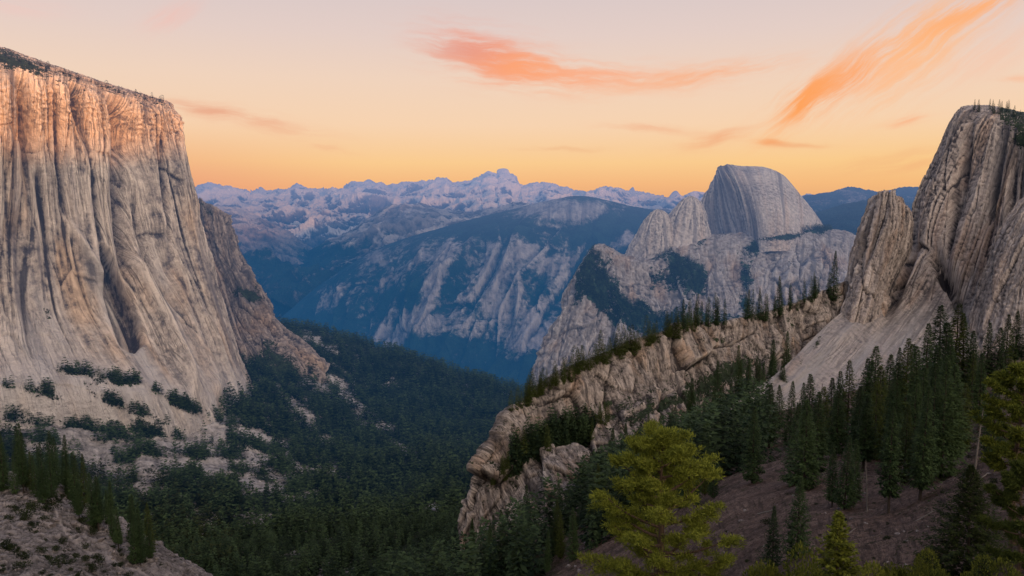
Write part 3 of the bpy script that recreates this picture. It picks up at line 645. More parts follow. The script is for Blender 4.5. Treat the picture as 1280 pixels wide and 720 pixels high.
# the floor of the land around all of it
gm, gt = new_mat('forest_floor')
gp = gt.add('ShaderNodeNewGeometry').outputs['Position']
gb = gt.add('ShaderNodeBsdfPrincipled'); gb.inputs['Roughness'].default_value = 1; gb.inputs['Specular IOR Level'].default_value = 0
gt.set(gb.inputs['Base Color'], gt.mix(gt.rng(gt.noise(gp, .002, 6, .7), .35, .65), (.008, .020, .018), (.03, .042, .032)))
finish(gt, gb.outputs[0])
n = 160; gx, gy = np.meshgrid(np.linspace(-60000, 60000, n), np.linspace(90000, -4000, n)); 
gz = -1500+60*fbm(gx/3000, gy/3000, gx*0, 3)+0*gx
o, q = mesh_from_grid('ground', np.stack([gx, gy, gz], -1), {}, gm); o['kind'] = 'structure'
#==PART3==

# made-up unseen range behind the overlook, its crest shaped to keep the evening sun off everything but the highest rims
xs = np.linspace(-6000, 34000, 240); ts = np.linspace(-1, 1, 40)
cr = np.interp(xs, [-6000, 600, 1500, 2100, 2900, 5000, 6500, 9500, 15000, 34000], [600, 690, SHADE, SHADE+150, 1000, 1300, 1700, 2500, 3000, 3300])
gx, gt_ = np.meshgrid(xs, ts)
gz = np.interp(gx, xs, cr)*(1-np.abs(gt_)**1.15)-900*np.abs(gt_)
gy = -2100-gt_*2000*1.0
gz = gz+60*fbm(gx/500, gy/500, gx*0, 4)*np.abs(gt_)+14*fbm(gx/160, gy/160, gx*0, 3)
o, q = mesh_from_grid('hills', np.stack([gx, gy, gz], -1), {}, gm); o['kind'] = 'structure'  # added out of view, only to shade the land in front
SUN_E, NISH, GLOW = 5.0, .12, 3.7
# ================================================================== TREES
def mesh_arrays(name, V, F, mat, smooth=False):
    me = bpy.data.meshes.new(name); n, k = F.shape
    me.vertices.add(len(V)); me.vertices.foreach_set('co', V.reshape(-1).astype(np.float32))
    me.loops.add(n*k); me.loops.foreach_set('vertex_index', F.reshape(-1).astype(np.int32))
    me.polygons.add(n); me.polygons.foreach_set('loop_start', np.arange(0, n*k, k, dtype=np.int32))
    if smooth: me.polygons.foreach_set('use_smooth', np.ones(n, bool))
    me.update(calc_edges=True); me.materials.append(mat)
    return me

def diamonds(A, Dr, Ln, Wd, Up, bend=.0):
    """leaf sprays: base A, direction Dr, length, width, approximate up vector -> one quad each"""
    Sd = np.cross(Dr, Up); Sd /= np.linalg.norm(Sd, axis=1)[:, None]+1e-9
    mid = A+Dr*(Ln*.5)[:, None]
    tip = A+Dr*Ln[:, None]-Up*(Ln*bend)[:, None]
    V = np.stack([A, mid+Sd*(Wd*.5)[:, None], tip, mid-Sd*(Wd*.5)[:, None]], 1).reshape(-1, 3)
    return V, np.arange(len(V)).reshape(-1, 4)

def unit(v): return v/(np.linalg.norm(v, axis=-1)[..., None]+1e-9)

def conifer_crown(seed, whorls=46, per=6, leaves=16, Rb=.17, low=.10, leaf=.030, droop=.35, ragged=.25, power=.8, top=1.0):
    """crown of a tree of height 1"""
    r = np.random.default_rng(seed)
    A, D, Lg, Wd, U = [], [], [], [], []
    hs = low+(1-low)*np.linspace(0, 1, whorls)**.92
    lump = r.uniform(1-ragged, 1+ragged*.6, size=(whorls, 8))
    for i, h in enumerate(hs):
        f = (h-low)/(1-low)
        rad = Rb*((1-f)**power*min(1, .55+f*4)+.012)
        for b in range(per):
            az = b*2*math.pi/per+i*1.9+r.normal()*.35
            L = rad*lump[i, int((az % 6.283)/6.284*8)]*r.uniform(.72, 1.12)
            if r.random() < .06: L *= .45
            up = .55*f-droop*(1-f)+r.normal()*.08
            d = np.array([math.cos(az), math.sin(az), up]); d /= np.linalg.norm(d)
            side = np.array([-math.sin(az), math.cos(az), 0])
            n = max(3, int(leaves*(.35+.65*(1-f))))
            s = r.uniform(.18, 1., n)**.8
            pos = np.array([0, 0, h])+d*(s*L)[:, None]
            pos[:, 2] += .10*L*s**2+r.normal(size=n)*.006
            sg = np.where(r.random(n) < .5, -1, 1)
            an = r.uniform(.35, 1.15, n)*(1-.55*(s > .9))
            dr = d*np.cos(an)[:, None]+side*(sg*np.sin(an))[:, None]
            dr[:, 2] += r.normal(size=n)*.25-.12
            A.append(pos); D.append(unit(dr)); Lg.append((leaf*(.7+.5*(1-s)))*r.uniform(.7, 1.35, n)*(.55+.45*(1-f))); U.append(unit(np.array([0, 0, 1.])+r.normal(size=(n, 3))*.35))
    A, D, Lg, U = map(np.concatenate, (A, D, Lg, U))
    return diamonds(A, D, Lg, Lg*.46, U, .12)

def tube(path, rad, sides=6):
    path = np.array(path, float); n = len(path)
    T = unit(np.gradient(path, axis=0)); ref = np.array([1., .3, .1])
    a = unit(np.cross(T, ref)); b = np.cross(T, a)
    th = np.linspace(0, 2*math.pi, sides, endpoint=False)
    V = (path[:, None]+(a[:, None]*np.cos(th)[None, :, None]+b[:, None]*np.sin(th)[None, :, None])*np.array(rad)[:, None, None]).reshape(-1, 3)
    i = np.arange(n-1)[:, None]*sides; j = np.arange(sides)[None, :]; k = (j+1) % sides
    return V, np.stack([i+j, i+k, i+sides+k, i+sides+j], -1).reshape(-1, 4)

def join(parts):
    Vs, Fs, o = [], [], 0
    for V, F in parts: Vs.append(V); Fs.append(F+o); o += len(V)
    return np.concatenate(Vs), np.concatenate(Fs)

F_dark = foliage_mat('conifer_needles', (.014, .030, .014), (.055, .092, .034), .12)
F_olive = foliage_mat('olive_needles', (.022, .036, .011), (.075, .098, .020), .15)
F_pine = foliage_mat('yellow_green_pine_needles', (.036, .054, .011), (.205, .235, .034), .55, .25)  # needles of the yellow green pines
F_crest = foliage_mat('crest_needles', (.016, .028, .010), (.060, .080, .020), .1)
F_spruce = foliage_mat('spruce_needles', (.012, .022, .009), (.045, .062, .016), .3)
F_young = foliage_mat('young_needles', (.05, .065, .012), (.20, .225, .03), .9, .25)
F_bush = foliage_mat('bush_leaves', (.03, .045, .009), (.14, .155, .025), .8, .25)
F_shrub = foliage_mat('shrub_leaves', (.008, .015, .008), (.030, .042, .016), .2)
F_forest = foliage_mat('forest_needles', (.011, .024, .013), (.058, .095, .040), .035)
F_forest2 = foliage_mat('forest_needles_warm', (.012, .019, .009), (.038, .052, .018), .03)
B_dark = bark_mat('dark_bark', (.018, .013, .010), (.06, .045, .035))
B_warm = bark_mat('warm_bark', (.035, .022, .014), (.12, .075, .045))

def conifer_proto(seed, mat, bark=B_dark, **kw):
    V, F = conifer_crown(seed, **kw)
    cr = mesh_arrays('crown', V, F, mat)
    r = np.random.default_rng(seed)
    hs = np.linspace(-.05, .97, 9); w = .013*(1-hs*.95)
    path = [(r.normal()*.002, r.normal()*.002, h) for h in hs]
    parts = [tube(path, w, 7)]
    for i in range(7):    # dead stubs under the crown
        h = kw.get('low', .10)*r.uniform(.4, 1.3); az = r.uniform(0, 6.28); L = r.uniform(.02, .05)
        parts.append(tube([(0, 0, h), (math.cos(az)*L, math.sin(az)*L, h-.006)], [.002, .0008], 4))
    V, F = join(parts)
    return cr, mesh_arrays('trunk', V, F, bark, True)

NEAR = [conifer_proto(10+i, F_dark, whorls=58, per=7, leaves=20, Rb=rb, low=lo, leaf=.030, ragged=rg, power=pw, droop=dp)
        for i, (rb, lo, rg, pw, dp) in enumerate([(.150, .09, .30, .80, .30), (.125, .14, .38, .70, .38), (.175, .06, .25, .88, .30), (.115, .20, .45, .62, .42), (.14, .11, .35, .75, .25), (.16, .16, .40, .7, .35)])]
OLIVE = [conifer_proto(30+i, F_olive, whorls=50, per=7, leaves=18, Rb=rb, low=lo, leaf=.032, ragged=.35, power=pw) for i, (rb, lo, pw) in enumerate([(.15, .1, .75), (.18, .08, .8), (.135, .15, .65)])]
MID = [conifer_proto(50+i, F_dark, whorls=30, per=6, leaves=9, Rb=rb, low=lo, leaf=.052, ragged=.35, power=pw) for i, (rb, lo, pw) in enumerate([(.15, .08, .8), (.13, .12, .7), (.17, .06, .85), (.12, .1, .65)])]
MIDO = [conifer_proto(60+i, F_olive, whorls=30, per=6, leaves=9, Rb=rb, low=.08, leaf=.055, ragged=.4, power=pw) for i, (rb, pw) in enumerate([(.19, .6), (.16, .7), (.21, .55)])]
SCRAG = [conifer_proto(70+i, F_shrub, whorls=14, per=5, leaves=6, Rb=rb, low=.25, leaf=.11, ragged=.5, power=pw) for i, (rb, pw) in enumerate([(.22, .5), (.18, .6), (.26, .45)])]

COUNT = [0]
def tree(loc, H, proto, label, group, name='conifer', cat='tree', wide=1., sink=.02):
    cr, tr = proto
    e = bpy.data.objects.new(name, None); COL.objects.link(e)
    e.location = (loc[0], loc[1], loc[2]-H*sink); e.rotation_euler = (random.gauss(0, .02), random.gauss(0, .02), random.uniform(0, 6.28))
    e.scale = (H*wide, H*wide, H); e.empty_display_size = .1
    e['label'] = label; e['category'] = cat
    if group: e['group'] = group
    for nm, me in (('crown', cr), ('trunk', tr)):
        if me is None: continue
        o = bpy.data.objects.new(nm, me); COL.objects.link(o); o.parent = e
    COUNT[0] += 1
    return e

def tree_px(px, py, top, proto, label, group=None, only=('hillside',), wide=1., name='conifer', cat='tree'):
    """a tree standing where the line of sight through (px, py) meets the ground, as tall as the photo shows it"""
    h = hit(px, py, only)
    if h is None: return None
    d = h[0].y
    return tree(h[0], (py-top)/FPX*d/math.cos(PITCH)*1.02, proto, label, group, name, cat, wide)

# --- the sparse firs of the hillside, each where the photo has it
HS = 'tall dark conifers scattered over the hillside'
one = [(940, 604, 503, 1.1, 'full dark conifer left of the gap in the hillside trees, alone on bare soil'),
 (965, 712, 628, 1.1, 'small dark conifer at the bottom edge, left of the bright young pine'),
 (995, 698, 588, 1.15, 'dark conifer behind the bright young pine, reaching down to bare soil'),
 (1110, 642, 497, .95, 'slender conifer with a bare lower trunk standing in front of the dense group'),
 (1040, 634, 550, 1., 'left stem of the close trio of conifers above the young pine'),
 (1055, 637, 540, 1.1, 'middle and tallest stem of the close trio of conifers above the young pine'),
 (1068, 630, 546, 1., 'right stem of the close trio of conifers above the young pine'),
 (1150, 624, 478, 1.0, 'tall conifer directly right of the slender bare trunked one'),
 (1240, 566, 470, 1.3, 'dark conifer beside the open soil, left of the pine at the frame edge')]
for i, (x, b, tp, wd, lb) in enumerate(one): tree_px(x, b, tp, NEAR[[0, 2, 2, 3, 1, 0, 4, 1, 2][i]], lb, wide=wd*1.15)
dense = [(1128, 606, 500), (1163, 604, 448), (1176, 598, 440), (1188, 590, 452), (1138, 585, 470), (1200, 566, 476), (1005, 612, 494), (1018, 600, 486), (992, 606, 500), (1078, 590, 490), (1092, 575, 470),
 (963, 560, 478), (985, 560, 474), (1010, 560, 465), (1035, 556, 470), (1060, 556, 448), (1075, 556, 445), (1090, 552, 430), (1105, 548, 440), (1118, 560, 450), (1130, 556, 420), (1146, 560, 430), (1156, 530, 402), (1170, 512, 380),
 (1182, 560, 420), (1192, 505, 378), (1205, 500, 390), (1216, 500, 412), (1228, 486, 402), (1243, 480, 408), (1256, 466, 392), (1269, 455, 388), (1281, 452, 396), (1224, 540, 440), (1045, 572, 478), (1025, 575, 480), (1110, 585, 480), (1150, 575, 455), (1168, 560, 430),
 (1070, 575, 480), (1100, 560, 455), (1135, 530, 428), (1120, 525, 432), (1178, 528, 400), (1150, 600, 500), (1212, 530, 440), (1000, 540, 476), (975, 540, 480), (948, 545, 486), (1048, 540, 462), (1084, 530, 448), (930, 570, 505)]
for i, (x, b, tp) in enumerate(dense):
    if tree_px(x+random.uniform(-2, 2), b, tp, NEAR[i % 6] if i % 5 else OLIVE[i % 3], 'tall dark conifer in the dense stand on the hillside below the right hand cliff', 'conifers in the dense stand below the right hand cliff', wide=random.uniform(1.1, 1.6)) is None: pass

def along(poly, n, hm, hs_, protos, label, group, only, jx=4, jy=5, wide=1., mass=None):
    """n trees along a line of the ground given by points of the photograph"""
    pts = np.array(poly, float); sg = np.linalg.norm(np.diff(pts, axis=0), axis=1); cs = np.concatenate([[0], np.cumsum(sg)])
    for i in range(n):
        s = (i+random.random())/n*cs[-1]
        x = np.interp(s, cs, pts[:, 0])+random.gauss(0, jx); y = np.interp(s, cs, pts[:, 1])+random.gauss(0, jy)
        h = hit(x, y, only)
        if h is None: continue
        hp = max(hm*.45, random.gauss(hm, hs_))
        if mass is not None: mass.append((h[0], hp/FPX*h[0].y, random.choice(protos), wide*random.uniform(.85, 1.25))); continue
        tree(h[0], hp/FPX*h[0].y, random.choice(protos), label, group, wide=wide*random.uniform(.85, 1.25))

RD = ('granite_ridge',)
MASS = []
along([(645, 516), (670, 494), (705, 474), (745, 455), (785, 440), (830, 422), (870, 412)], 92, 25, 6, MIDO+MID[:1], 'olive green conifer in the line along the crest of the granite ridge', 'conifers along the ridge crest', RD, 3, 3, 1.2, MASS)
along([(850, 412), (880, 408), (908, 406)], 12, 34, 4, MID, 'dark conifer of the tight row where the ridge crest levels out', 'conifers on the level part of the ridge crest', RD, 2, 2)
for x, b, tp, lb in [(935, 402, 362, 'first of the separate conifers rising from the ridge crest beneath the half dome'), (950, 400, 360, 'second of the separate conifers on the ridge crest beneath the half dome'),
                     (974, 396, 345, 'tall conifer on the ridge crest right of the two below the half dome'), (1018, 376, 345, 'small conifer left of the tallest tree on the ridge crest'),
                     (1041, 376, 314, 'tallest conifer on the ridge crest, beside the foot of the pinnacle')]:
    tree_px(x, b, tp, random.choice(NEAR[:3]), lb, None, RD)
along([(925, 402), (960, 396), (1000, 382), (1035, 366)], 20, 26, 6, MID, 'dark conifer among the gaps of the ridge crest beneath the half dome', 'conifers on the ridge crest below the half dome', RD, 4, 3)
along([(614, 604), (650, 575), (690, 556), (735, 540), (765, 526)], 36, 30, 6, MID, 'dark conifer on the ledge halfway down the granite ridge', 'conifers on the ledge of the ridge', RD, 4, 4, 1.15, MASS)
along([(725, 632), (790, 600), (850, 562), (915, 522), (985, 484)], 50, 60, 10, NEAR, 'dark conifer in the belt at the foot of the granite ridge', 'conifers at the foot of the ridge', ('granite_ridge', 'hillside'), 5, 7, 1.05)
along([(575, 730), (640, 706), (700, 680), (760, 645), (900, 605)], 46, 66, 12, NEAR+OLIVE[:1], 'dark conifer on the lower slope left of the large yellow green pine', 'conifers on the slope left of the large pine', ('granite_ridge', 'hillside'), 8, 14, .95)

# --- trees on the summits
along([(4, 72), (40, 82), (90, 98), (150, 116), (205, 130)], 34, 7.5, 2.2, SCRAG, 'tiny scraggy tree on the sunlit rim of the great cliff', 'tiny trees on the rim of the great cliff', ('cliff',), 4, 1.5, 1.4)
along([(1216, 138), (1240, 138), (1262, 144), (1285, 152)], 16, 13, 3, MID[:3], 'small dark tree on the summit of the right hand cliff', 'trees on the summit of the right hand cliff', ('steep_cliff',), 3, 2, 1.2)

# --- lower left
VL, SPR = ('valley_ground',), ('rocky_slope',)
along([(0, 606), (30, 606), (60, 616), (100, 640), (140, 668), (190, 700)], 44, 60, 13, NEAR+OLIVE[:1], 'dark conifer in the stand along the top of the boulder slope', 'conifers along the top of the boulder slope', ('rocky_slope', 'valley_ground'), 5, 8, .95)
print('individual conifers', COUNT[0])
def mass_mesh(name, label, items, mat):
    pv, pf, off = [], [], 0
    for loc, H, (cr, tr), wd in items:
        n = len(cr.vertices); V = np.empty(n*3, np.float32); cr.vertices.foreach_get('co', V); V = V.reshape(-1, 3).astype(float)
        a = random.uniform(0, 6.28); c, n_ = math.cos(a), math.sin(a)
        X = np.stack([(V[:, 0]*c-V[:, 1]*n_)*H*wd+loc[0], (V[:, 0]*n_+V[:, 1]*c)*H*wd+loc[1], V[:, 2]*H+loc[2]-H*.05], 1)
        pv.append(X); pf.append(np.arange(n).reshape(-1, 4)+off); off += n
    o = bpy.data.objects.new(name, mesh_arrays(name, np.concatenate(pv), np.concatenate(pf), mat)); COL.objects.link(o)
    o['kind'] = 'stuff'; o['label'] = label; o['category'] = 'forest'

def shrub_mesh(name, seed, n=420, mat=None, leaf=.16, flat=.75):
    r = np.random.default_rng(seed)
    lob = r.normal(size=(7, 3))*np.array([.33, .33, .2]); lob[:, 2] = np.abs(lob[:, 2])+.25
    c = lob[r.integers(0, 7, n)]; d = unit(r.normal(size=(n, 3)))
    pos = c+d*(.34*r.uniform(.55, 1., n)**.5)[:, None]*np.array([1, 1, flat]); pos[:, 2] = np.maximum(pos[:, 2], .01)
    V, F = diamonds(pos, unit(d+r.normal(size=(n, 3))*.5+np.array([0, 0, .3])), leaf*r.uniform(.6, 1.3, n), leaf*.6*r.uniform(.6, 1.3, n), unit(r.normal(size=(n, 3))))
    return mesh_arrays(name, V, F, mat or F_shrub)
mass_mesh('forest', 'low row of olive green conifers along the crest and ledges of the ridge', MASS, F_crest)
SH = [shrub_mesh('shrub', 90+i) for i in range(4)]
def shrub(px, py, wpx, me, label, group, only, name='shrub'):
    h = hit(px, py, only)
    if h is None: return
    s = wpx/FPX*h[0].y/1.5
    o = bpy.data.objects.new(name, me); COL.objects.link(o)
    o.location = h[0]-Vector((0, 0, s*.1)); o.scale = (s, s, s*random.uniform(.8, 1.15)); o.rotation_euler = (0, 0, random.uniform(0, 6.28))
    o['label'] = label; o['category'] = 'shrub'; o['group'] = group
for i in range(90):
    x, y = random.uniform(0, 190), random.uniform(612, 722)
    shrub(x, y, random.choice([7, 9, 11, 14, 20]), random.choice(SH), 'dark rounded shrub dotted over the pale boulder slope', 'shrubs on the boulder slope', SPR)

# --- the forest that fills the valley, as one mass per slope
LOD = [conifer_crown(200+i, whorls=10, per=4, leaves=3, Rb=rb, low=.05, leaf=.14, ragged=.4, power=.75) for i, rb in enumerate([.17, .15, .19, .14])]
LOD2 = [conifer_crown(210+i, whorls=5, per=3, leaves=3, Rb=.17, low=.05, leaf=.30, ragged=.4, power=.75) for i in range(3)]
def sample_sheet(name, n, wfun, seed=1):
    g = GRIDS[name]; G = g['G']; r = np.random.default_rng(seed)
    c = (G[:-1, :-1]+G[1:, 1:])/2
    e1 = G[1:, :-1]-G[:-1, :-1]; e2 = G[:-1, 1:]-G[:-1, :-1]
    area = np.linalg.norm(np.cross(e1, e2), axis=-1)
    w = area*wfun(g['V'][:-1, :-1], g['px'][:-1, :-1], g['py'][:-1, :-1], g['slope'][:-1, :-1], G[:-1, :-1])
    p = w.reshape(-1)/w.sum(); k = r.choice(len(p), n, p=p)
    i, j = np.unravel_index(k, w.shape); u, v = r.random((2, n))
    return G[i, j]*(1-u[:, None])*(1-v[:, None])+G[i+1, j]*(u*(1-v))[:, None]+G[i, j+1]*((1-u)*v)[:, None]+G[i+1, j+1]*(u*v)[:, None]
def forest(name, label, P_, hmin, hmax, mat, near=1250, wide=1.):
    r = np.random.default_rng(len(P_)); parts_V, parts_F, parts_T, off = [], [], [], 0
    dist = np.linalg.norm(P_, axis=1)
    for lods, sel in ((LOD, dist < near), (LOD2, dist >= near)):
        Q = P_[sel]; which = r.integers(0, len(lods), len(Q))
        for k, (V, F) in enumerate(lods):
            q = Q[which == k]; m = len(q)
            if not m: continue
            a = r.uniform(0, 6.28, m); H = r.uniform(hmin, hmax, m)*np.where(np.linalg.norm(q, axis=1) < 1300, 1.25, 1.)*(1-.35*(r.random(m) < .25)); wd = H*wide*r.uniform(.85, 1.3, m)
            x = V[None, :, 0]*np.cos(a)[:, None]-V[None, :, 1]*np.sin(a)[:, None]; y = V[None, :, 0]*np.sin(a)[:, None]+V[None, :, 1]*np.cos(a)[:, None]
            W = np.stack([x*wd[:, None]+q[:, None, 0], y*wd[:, None]+q[:, None, 1], V[None, :, 2]*H[:, None]+q[:, None, 2]-.5], -1).reshape(-1, 3)
            parts_T.append((r.normal(size=m)[:, None]*.14-.22+.34*V[None, :, 2]).reshape(-1))  # darker low in the crown: older needles and painted occlusion
            parts_V.append(W); parts_F.append((F[None]+(np.arange(m)*len(V))[:, None, None]).reshape(-1, 4)+off); off += len(W)
    me = mesh_arrays(name, np.concatenate(parts_V), np.concatenate(parts_F), mat)
    at = me.attributes.new('tint', 'FLOAT', 'POINT'); at.data.foreach_set('value', np.concatenate(parts_T).astype(np.float32))
    o = bpy.data.objects.new(name, me); COL.objects.link(o); o['kind'] = 'stuff'; o['label'] = label; o['category'] = 'forest'
    return o
def clump(G, s, a=.5): return np.clip(.5+1.6*fbm(G[..., 0]*s, G[..., 1]*s, G[..., 2]*0, 3), 0, 1)
def w_val(V, px, py, sl, G):
    vis = (px > -120)*(py > 405)*(py < 780)*(px < 740)
    return vis*sstep(.42, .72, V+.35*(clump(G, 1/60.)-.5))*(.35+clump(G, 1/90.))
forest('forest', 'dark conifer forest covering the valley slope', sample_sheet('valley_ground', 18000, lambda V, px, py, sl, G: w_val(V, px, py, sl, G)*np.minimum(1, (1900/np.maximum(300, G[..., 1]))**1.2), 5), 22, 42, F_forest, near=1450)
forest('forest', 'scattered small trees and scrub on the pale talus', sample_sheet('valley_ground', 2600, lambda V, px, py, sl, G: (px > -60)*(px < 420)*(py > 470)*(py < 680)*clump(G, 1/70.)**4*(V < .6), 6), 9, 30, F_forest, near=1500, wide=1.25)
forest('forest', 'clumps of shrubs and small conifers on the apron of the great cliff', sample_sheet('cliff', 520, lambda V, px, py, sl, G: sstep(.30, .6, V)*(px > -80)*(py > 455), 21), 9, 26, F_forest, near=1500, wide=1.3)
forest('forest', 'dark conifer thicket behind the boulder slope', sample_sheet('valley_ground', 1500, lambda V, px, py, sl, G: 1.*(px > -100)*(px < 300)*(py > 560)*(py < 760)*(py > 560+.25*px), 8), 20, 32, F_forest2)
forest('forest', 'conifers massed between the ridge and the hillside', sample_sheet('hillside', 1200, lambda V, px, py, sl, G: 1.*(px > 480)*(px < 960)*(G[..., 1] > 330)*(py > np.interp(px, [560, 640, 700, 760, 850, 960], [745, 705, 668, 618, 566, 525]))*(clump(G, 1/40.)**2), 9), 18, 30, F_forest)
forest('forest', 'low forest between the cliffs of the ridge', sample_sheet('granite_ridge', 600, lambda V, px, py, sl, G: sstep(.5, .8, V)*(py > 530)*1., 10), 14, 26, F_forest)
forest('forest', 'fine dark trees speckling the wooded massif', sample_sheet('wooded_massif', 6500, lambda V, px, py, sl, G: sstep(.4, .8, V)*(px < 1110)*(py < 520), 11), 14, 24, F_forest, wide=1.3)
#==HERO==
# --- the large yellow green pine in front
def big_pine(seed, H, Rm, low, limbs, prof, lean=0., puff=46, needle=.34, sub=9):
    r = np.random.default_rng(seed); parts = []; centers = []; outs = []
    zz = np.linspace(-.3, H*.985, 14)
    bx = np.cumsum(r.normal(size=14)*.05)+lean*zz/H; by = np.cumsum(r.normal(size=14)*.05)
    parts.append(tube(np.stack([bx, by, zz], 1), .024*H*(1-zz/H*.93), 9))
    for i in range(limbs):
        f = (i+.5)/limbs; z = low*H+(.99-low)*H*f
        x0, y0 = np.interp(z, zz, bx), np.interp(z, zz, by)
        az = i*2.399+r.normal()*.3; L = Rm*np.interp(f, *prof)*r.uniform(.78, 1.12)
        up = .12+.55*f+r.normal()*.08
        s = np.linspace(0, 1, 7); wob = np.cumsum(r.normal(size=(7, 3))*.04*L, 0)*s[:, None]
        path = np.stack([x0+math.cos(az)*L*s, y0+math.sin(az)*L*s, z+up*L*s*.8-.22*L*s*(1-s)+.12*L*s**2], 1)+wob*.5
        r0 = .0075*H*(1-.6*f)
        parts.append(tube(path, r0*(1-.85*s)+.008, 5))
        d = unit(path[-1]-path[0])
        for j in range(sub):
            q = r.uniform(.25, 1.) if j else 1.
            p = np.array([np.interp(q, s, path[:, c]) for c in range(3)])
            sa = az+r.choice([-1, 1])*r.uniform(.3, 1.1)*(q < .98)
            l2 = L*r.uniform(.16, .38)*(1.15-q*.55)
            e = p+np.array([math.cos(sa), math.sin(sa), r.uniform(.0, .55)])*l2
            parts.append(tube([p, (p+e)/2+r.normal(size=3)*.03, e], [r0*.32, r0*.2, .006], 4))
            for k in range(r.integers(3, 6)):
                c = p+(e-p)*r.uniform(.45, 1.05)+r.normal(size=3)*np.array([.22, .22, .10])*Rm/5
                centers.append(c); outs.append(unit(c-np.array([x0, y0, z])+np.array([0, 0, .4*L])))
    for k in range(10):
        centers.append(np.array([bx[-1], by[-1], H*r.uniform(.94, 1.02)])+r.normal(size=3)*.2); outs.append(np.array([0, 0, 1.]))
    C, O = np.array(centers), np.array(outs)
    n = len(C)*puff; Ci = np.repeat(C, puff, 0); Oi = np.repeat(O, puff, 0)
    d = unit(r.normal(size=(n, 3))+Oi*.75+np.array([0, 0, .35]))
    sz = np.repeat(r.uniform(.7, 1.25, len(C)), puff)
    pos = Ci+r.normal(size=(n, 3))*(np.array([.17, .17, .08])*Rm/5*sz[:, None])
    V, F = diamonds(pos, d, needle*sz*r.uniform(.6, 1.2, n), needle*.17*np.ones(n), unit(r.normal(size=(n, 3))), .05)
    return (V, F), join(parts)
def put_pine(name, loc, crown, trunk, mat, bark, label, rz=0, cat='tree'):
    e = bpy.data.objects.new(name, None); COL.objects.link(e); e.location = loc; e.rotation_euler = (0, 0, rz)
    e['label'] = label; e['category'] = cat
    for nm, (V, F), m, sm in (('crown', crown, mat, False), ('trunk', trunk, bark, True)):
        o = bpy.data.objects.new(nm, mesh_arrays(nm, V, F, m, sm)); COL.objects.link(o); o.parent = e
def ground_at(x, y):
    b = dict(BVHS)['hillside']; r = b.ray_cast(Vector((x, y, 500)), Vector((0, 0, -1))); return r[0]
prof = ([0, .15, .4, .6, .8, 1.], [.75, .95, 1., .92, .72, .25])
def pine_at(px, topy, Y, Rpx, low, limbs, mat, label, seed, name='pine_tree', prof=prof, bark=B_warm, puff=46, needle=.30, sub=9, rz=0, lean=0):
    top = P(px, topy, Y); g = ground_at(top[0], top[1])
    if g is None: return
    H = top[2]-g.z; Rm = Rpx/FPX*Y
    c, tr = big_pine(seed, H, Rm, low, limbs, prof, lean, puff, needle, sub)
    put_pine(name, g, c, tr, mat, bark, label, rz)
    print(label, 'H', round(H, 1), 'R', round(Rm, 1))
pine_at(828, 543, 52, 85, .22, 84, F_pine, 'large bright yellow green pine with a rounded crown in the bottom centre', 5, puff=40, needle=.33, sub=10)
pine_at(1284, 466, 48, 40, .40, 34, F_pine, 'yellow green pine leaning into the frame at the right edge', 8, needle=.34, puff=34, prof=([0, .3, .7, 1], [.6, 1., .9, .35]))
pine_at(1286, 588, 34, 40, .15, 26, F_olive, 'olive green pine low at the right edge under the yellow green one', 9, needle=.22)
# bright young pine and the wide dark spruce at the bottom
def cone_at(px, topy, Y, proto, label, wide=1., name='conifer', cat='tree', rise=0):
    top = P(px, topy, Y); g = ground_at(top[0], top[1])
    if g is None: return
    H = (top[2]-g.z)/.98
    tree(g, H, proto, label, None, name, cat, wide)
YOUNG = conifer_proto(81, F_young, B_warm, whorls=24, per=7, leaves=34, Rb=.34, low=.05, leaf=.07, ragged=.35, power=.8, droop=-.35)
SPRUCE = conifer_proto(83, F_spruce, whorls=70, per=10, leaves=40, Rb=.40, low=.03, leaf=.030, ragged=.3, power=.85, droop=.15)
cone_at(1050, 640, 46, YOUNG, 'bright yellow green young pine with upturned branches at the bottom edge', 1.1, 'young_pine')
cone_at(1218, 584, 42, SPRUCE, 'broad dark green spruce at the bottom right corner', 1.25, 'spruce_tree')
BU = [shrub_mesh('bush', 120+i, 7000, F_bush, .05, .95) for i in range(3)]
for i, (x, tp, Y, w) in enumerate([(985, 708, 44, 24), (1008, 713, 40, 22), (1095, 714, 38, 26), (1122, 708, 36, 30), (1148, 702, 40, 28), (1166, 692, 44, 26), (1186, 708, 34, 28), (1074, 717, 33, 24), (1252, 708, 30, 28)]):
    top = P(x, tp, Y); g = ground_at(top[0], top[1])
    if g is None: continue
    s = w/FPX*Y/1.4; H = max(top[2]-g.z, s*.6)
    o = bpy.data.objects.new('bush', BU[i % 3]); COL.objects.link(o); o.location = (g.x, g.y, g.z-.1); o.scale = (max(s, H*.62),)*2+(H/.85,); o.rotation_euler = (0, 0, i*1.7)
    o['label'] = 'yellow green leafy bush along the bottom edge'; o['category'] = 'bush'; o['group'] = 'bushes along the bottom edge'
# --- stones lying on the hillside
def stone_mesh(seed):
    import bmesh
    bm = bmesh.new(); bmesh.ops.create_icosphere(bm, subdivisions=3, radius=.5)
    r = np.random.default_rng(seed); off = r.uniform(0, 50, 3)
    planes = unit(r.normal(size=(9, 3))); dd = r.uniform(.24, .44, 9)
    for v in bm.verts:
        p = np.array(v.co)
        for n_, q in zip(planes, dd):
            e = p@n_-q
            if e > 0: p = p-n_*e
        p = p*(1+.16*float(fbm(np.array([p[0]*3+off[0]]), np.array([p[1]*3+off[1]]), np.array([p[2]*3+off[2]]), 3)[0]))
        v.co = (p[0]*1.25, p[1], p[2]*.7)
    me = bpy.data.meshes.new('stone'); bm.to_mesh(me); bm.free(); me.materials.append(M_stone); return me
M_stone = rock_mat('stone', (.46, .42, .40), (.30, .27, .26), (.10, .09, .09), flow=(1., 1.), grain=3., streak=.0, bump=.6, bump_d=.08, veg_noise=1.)
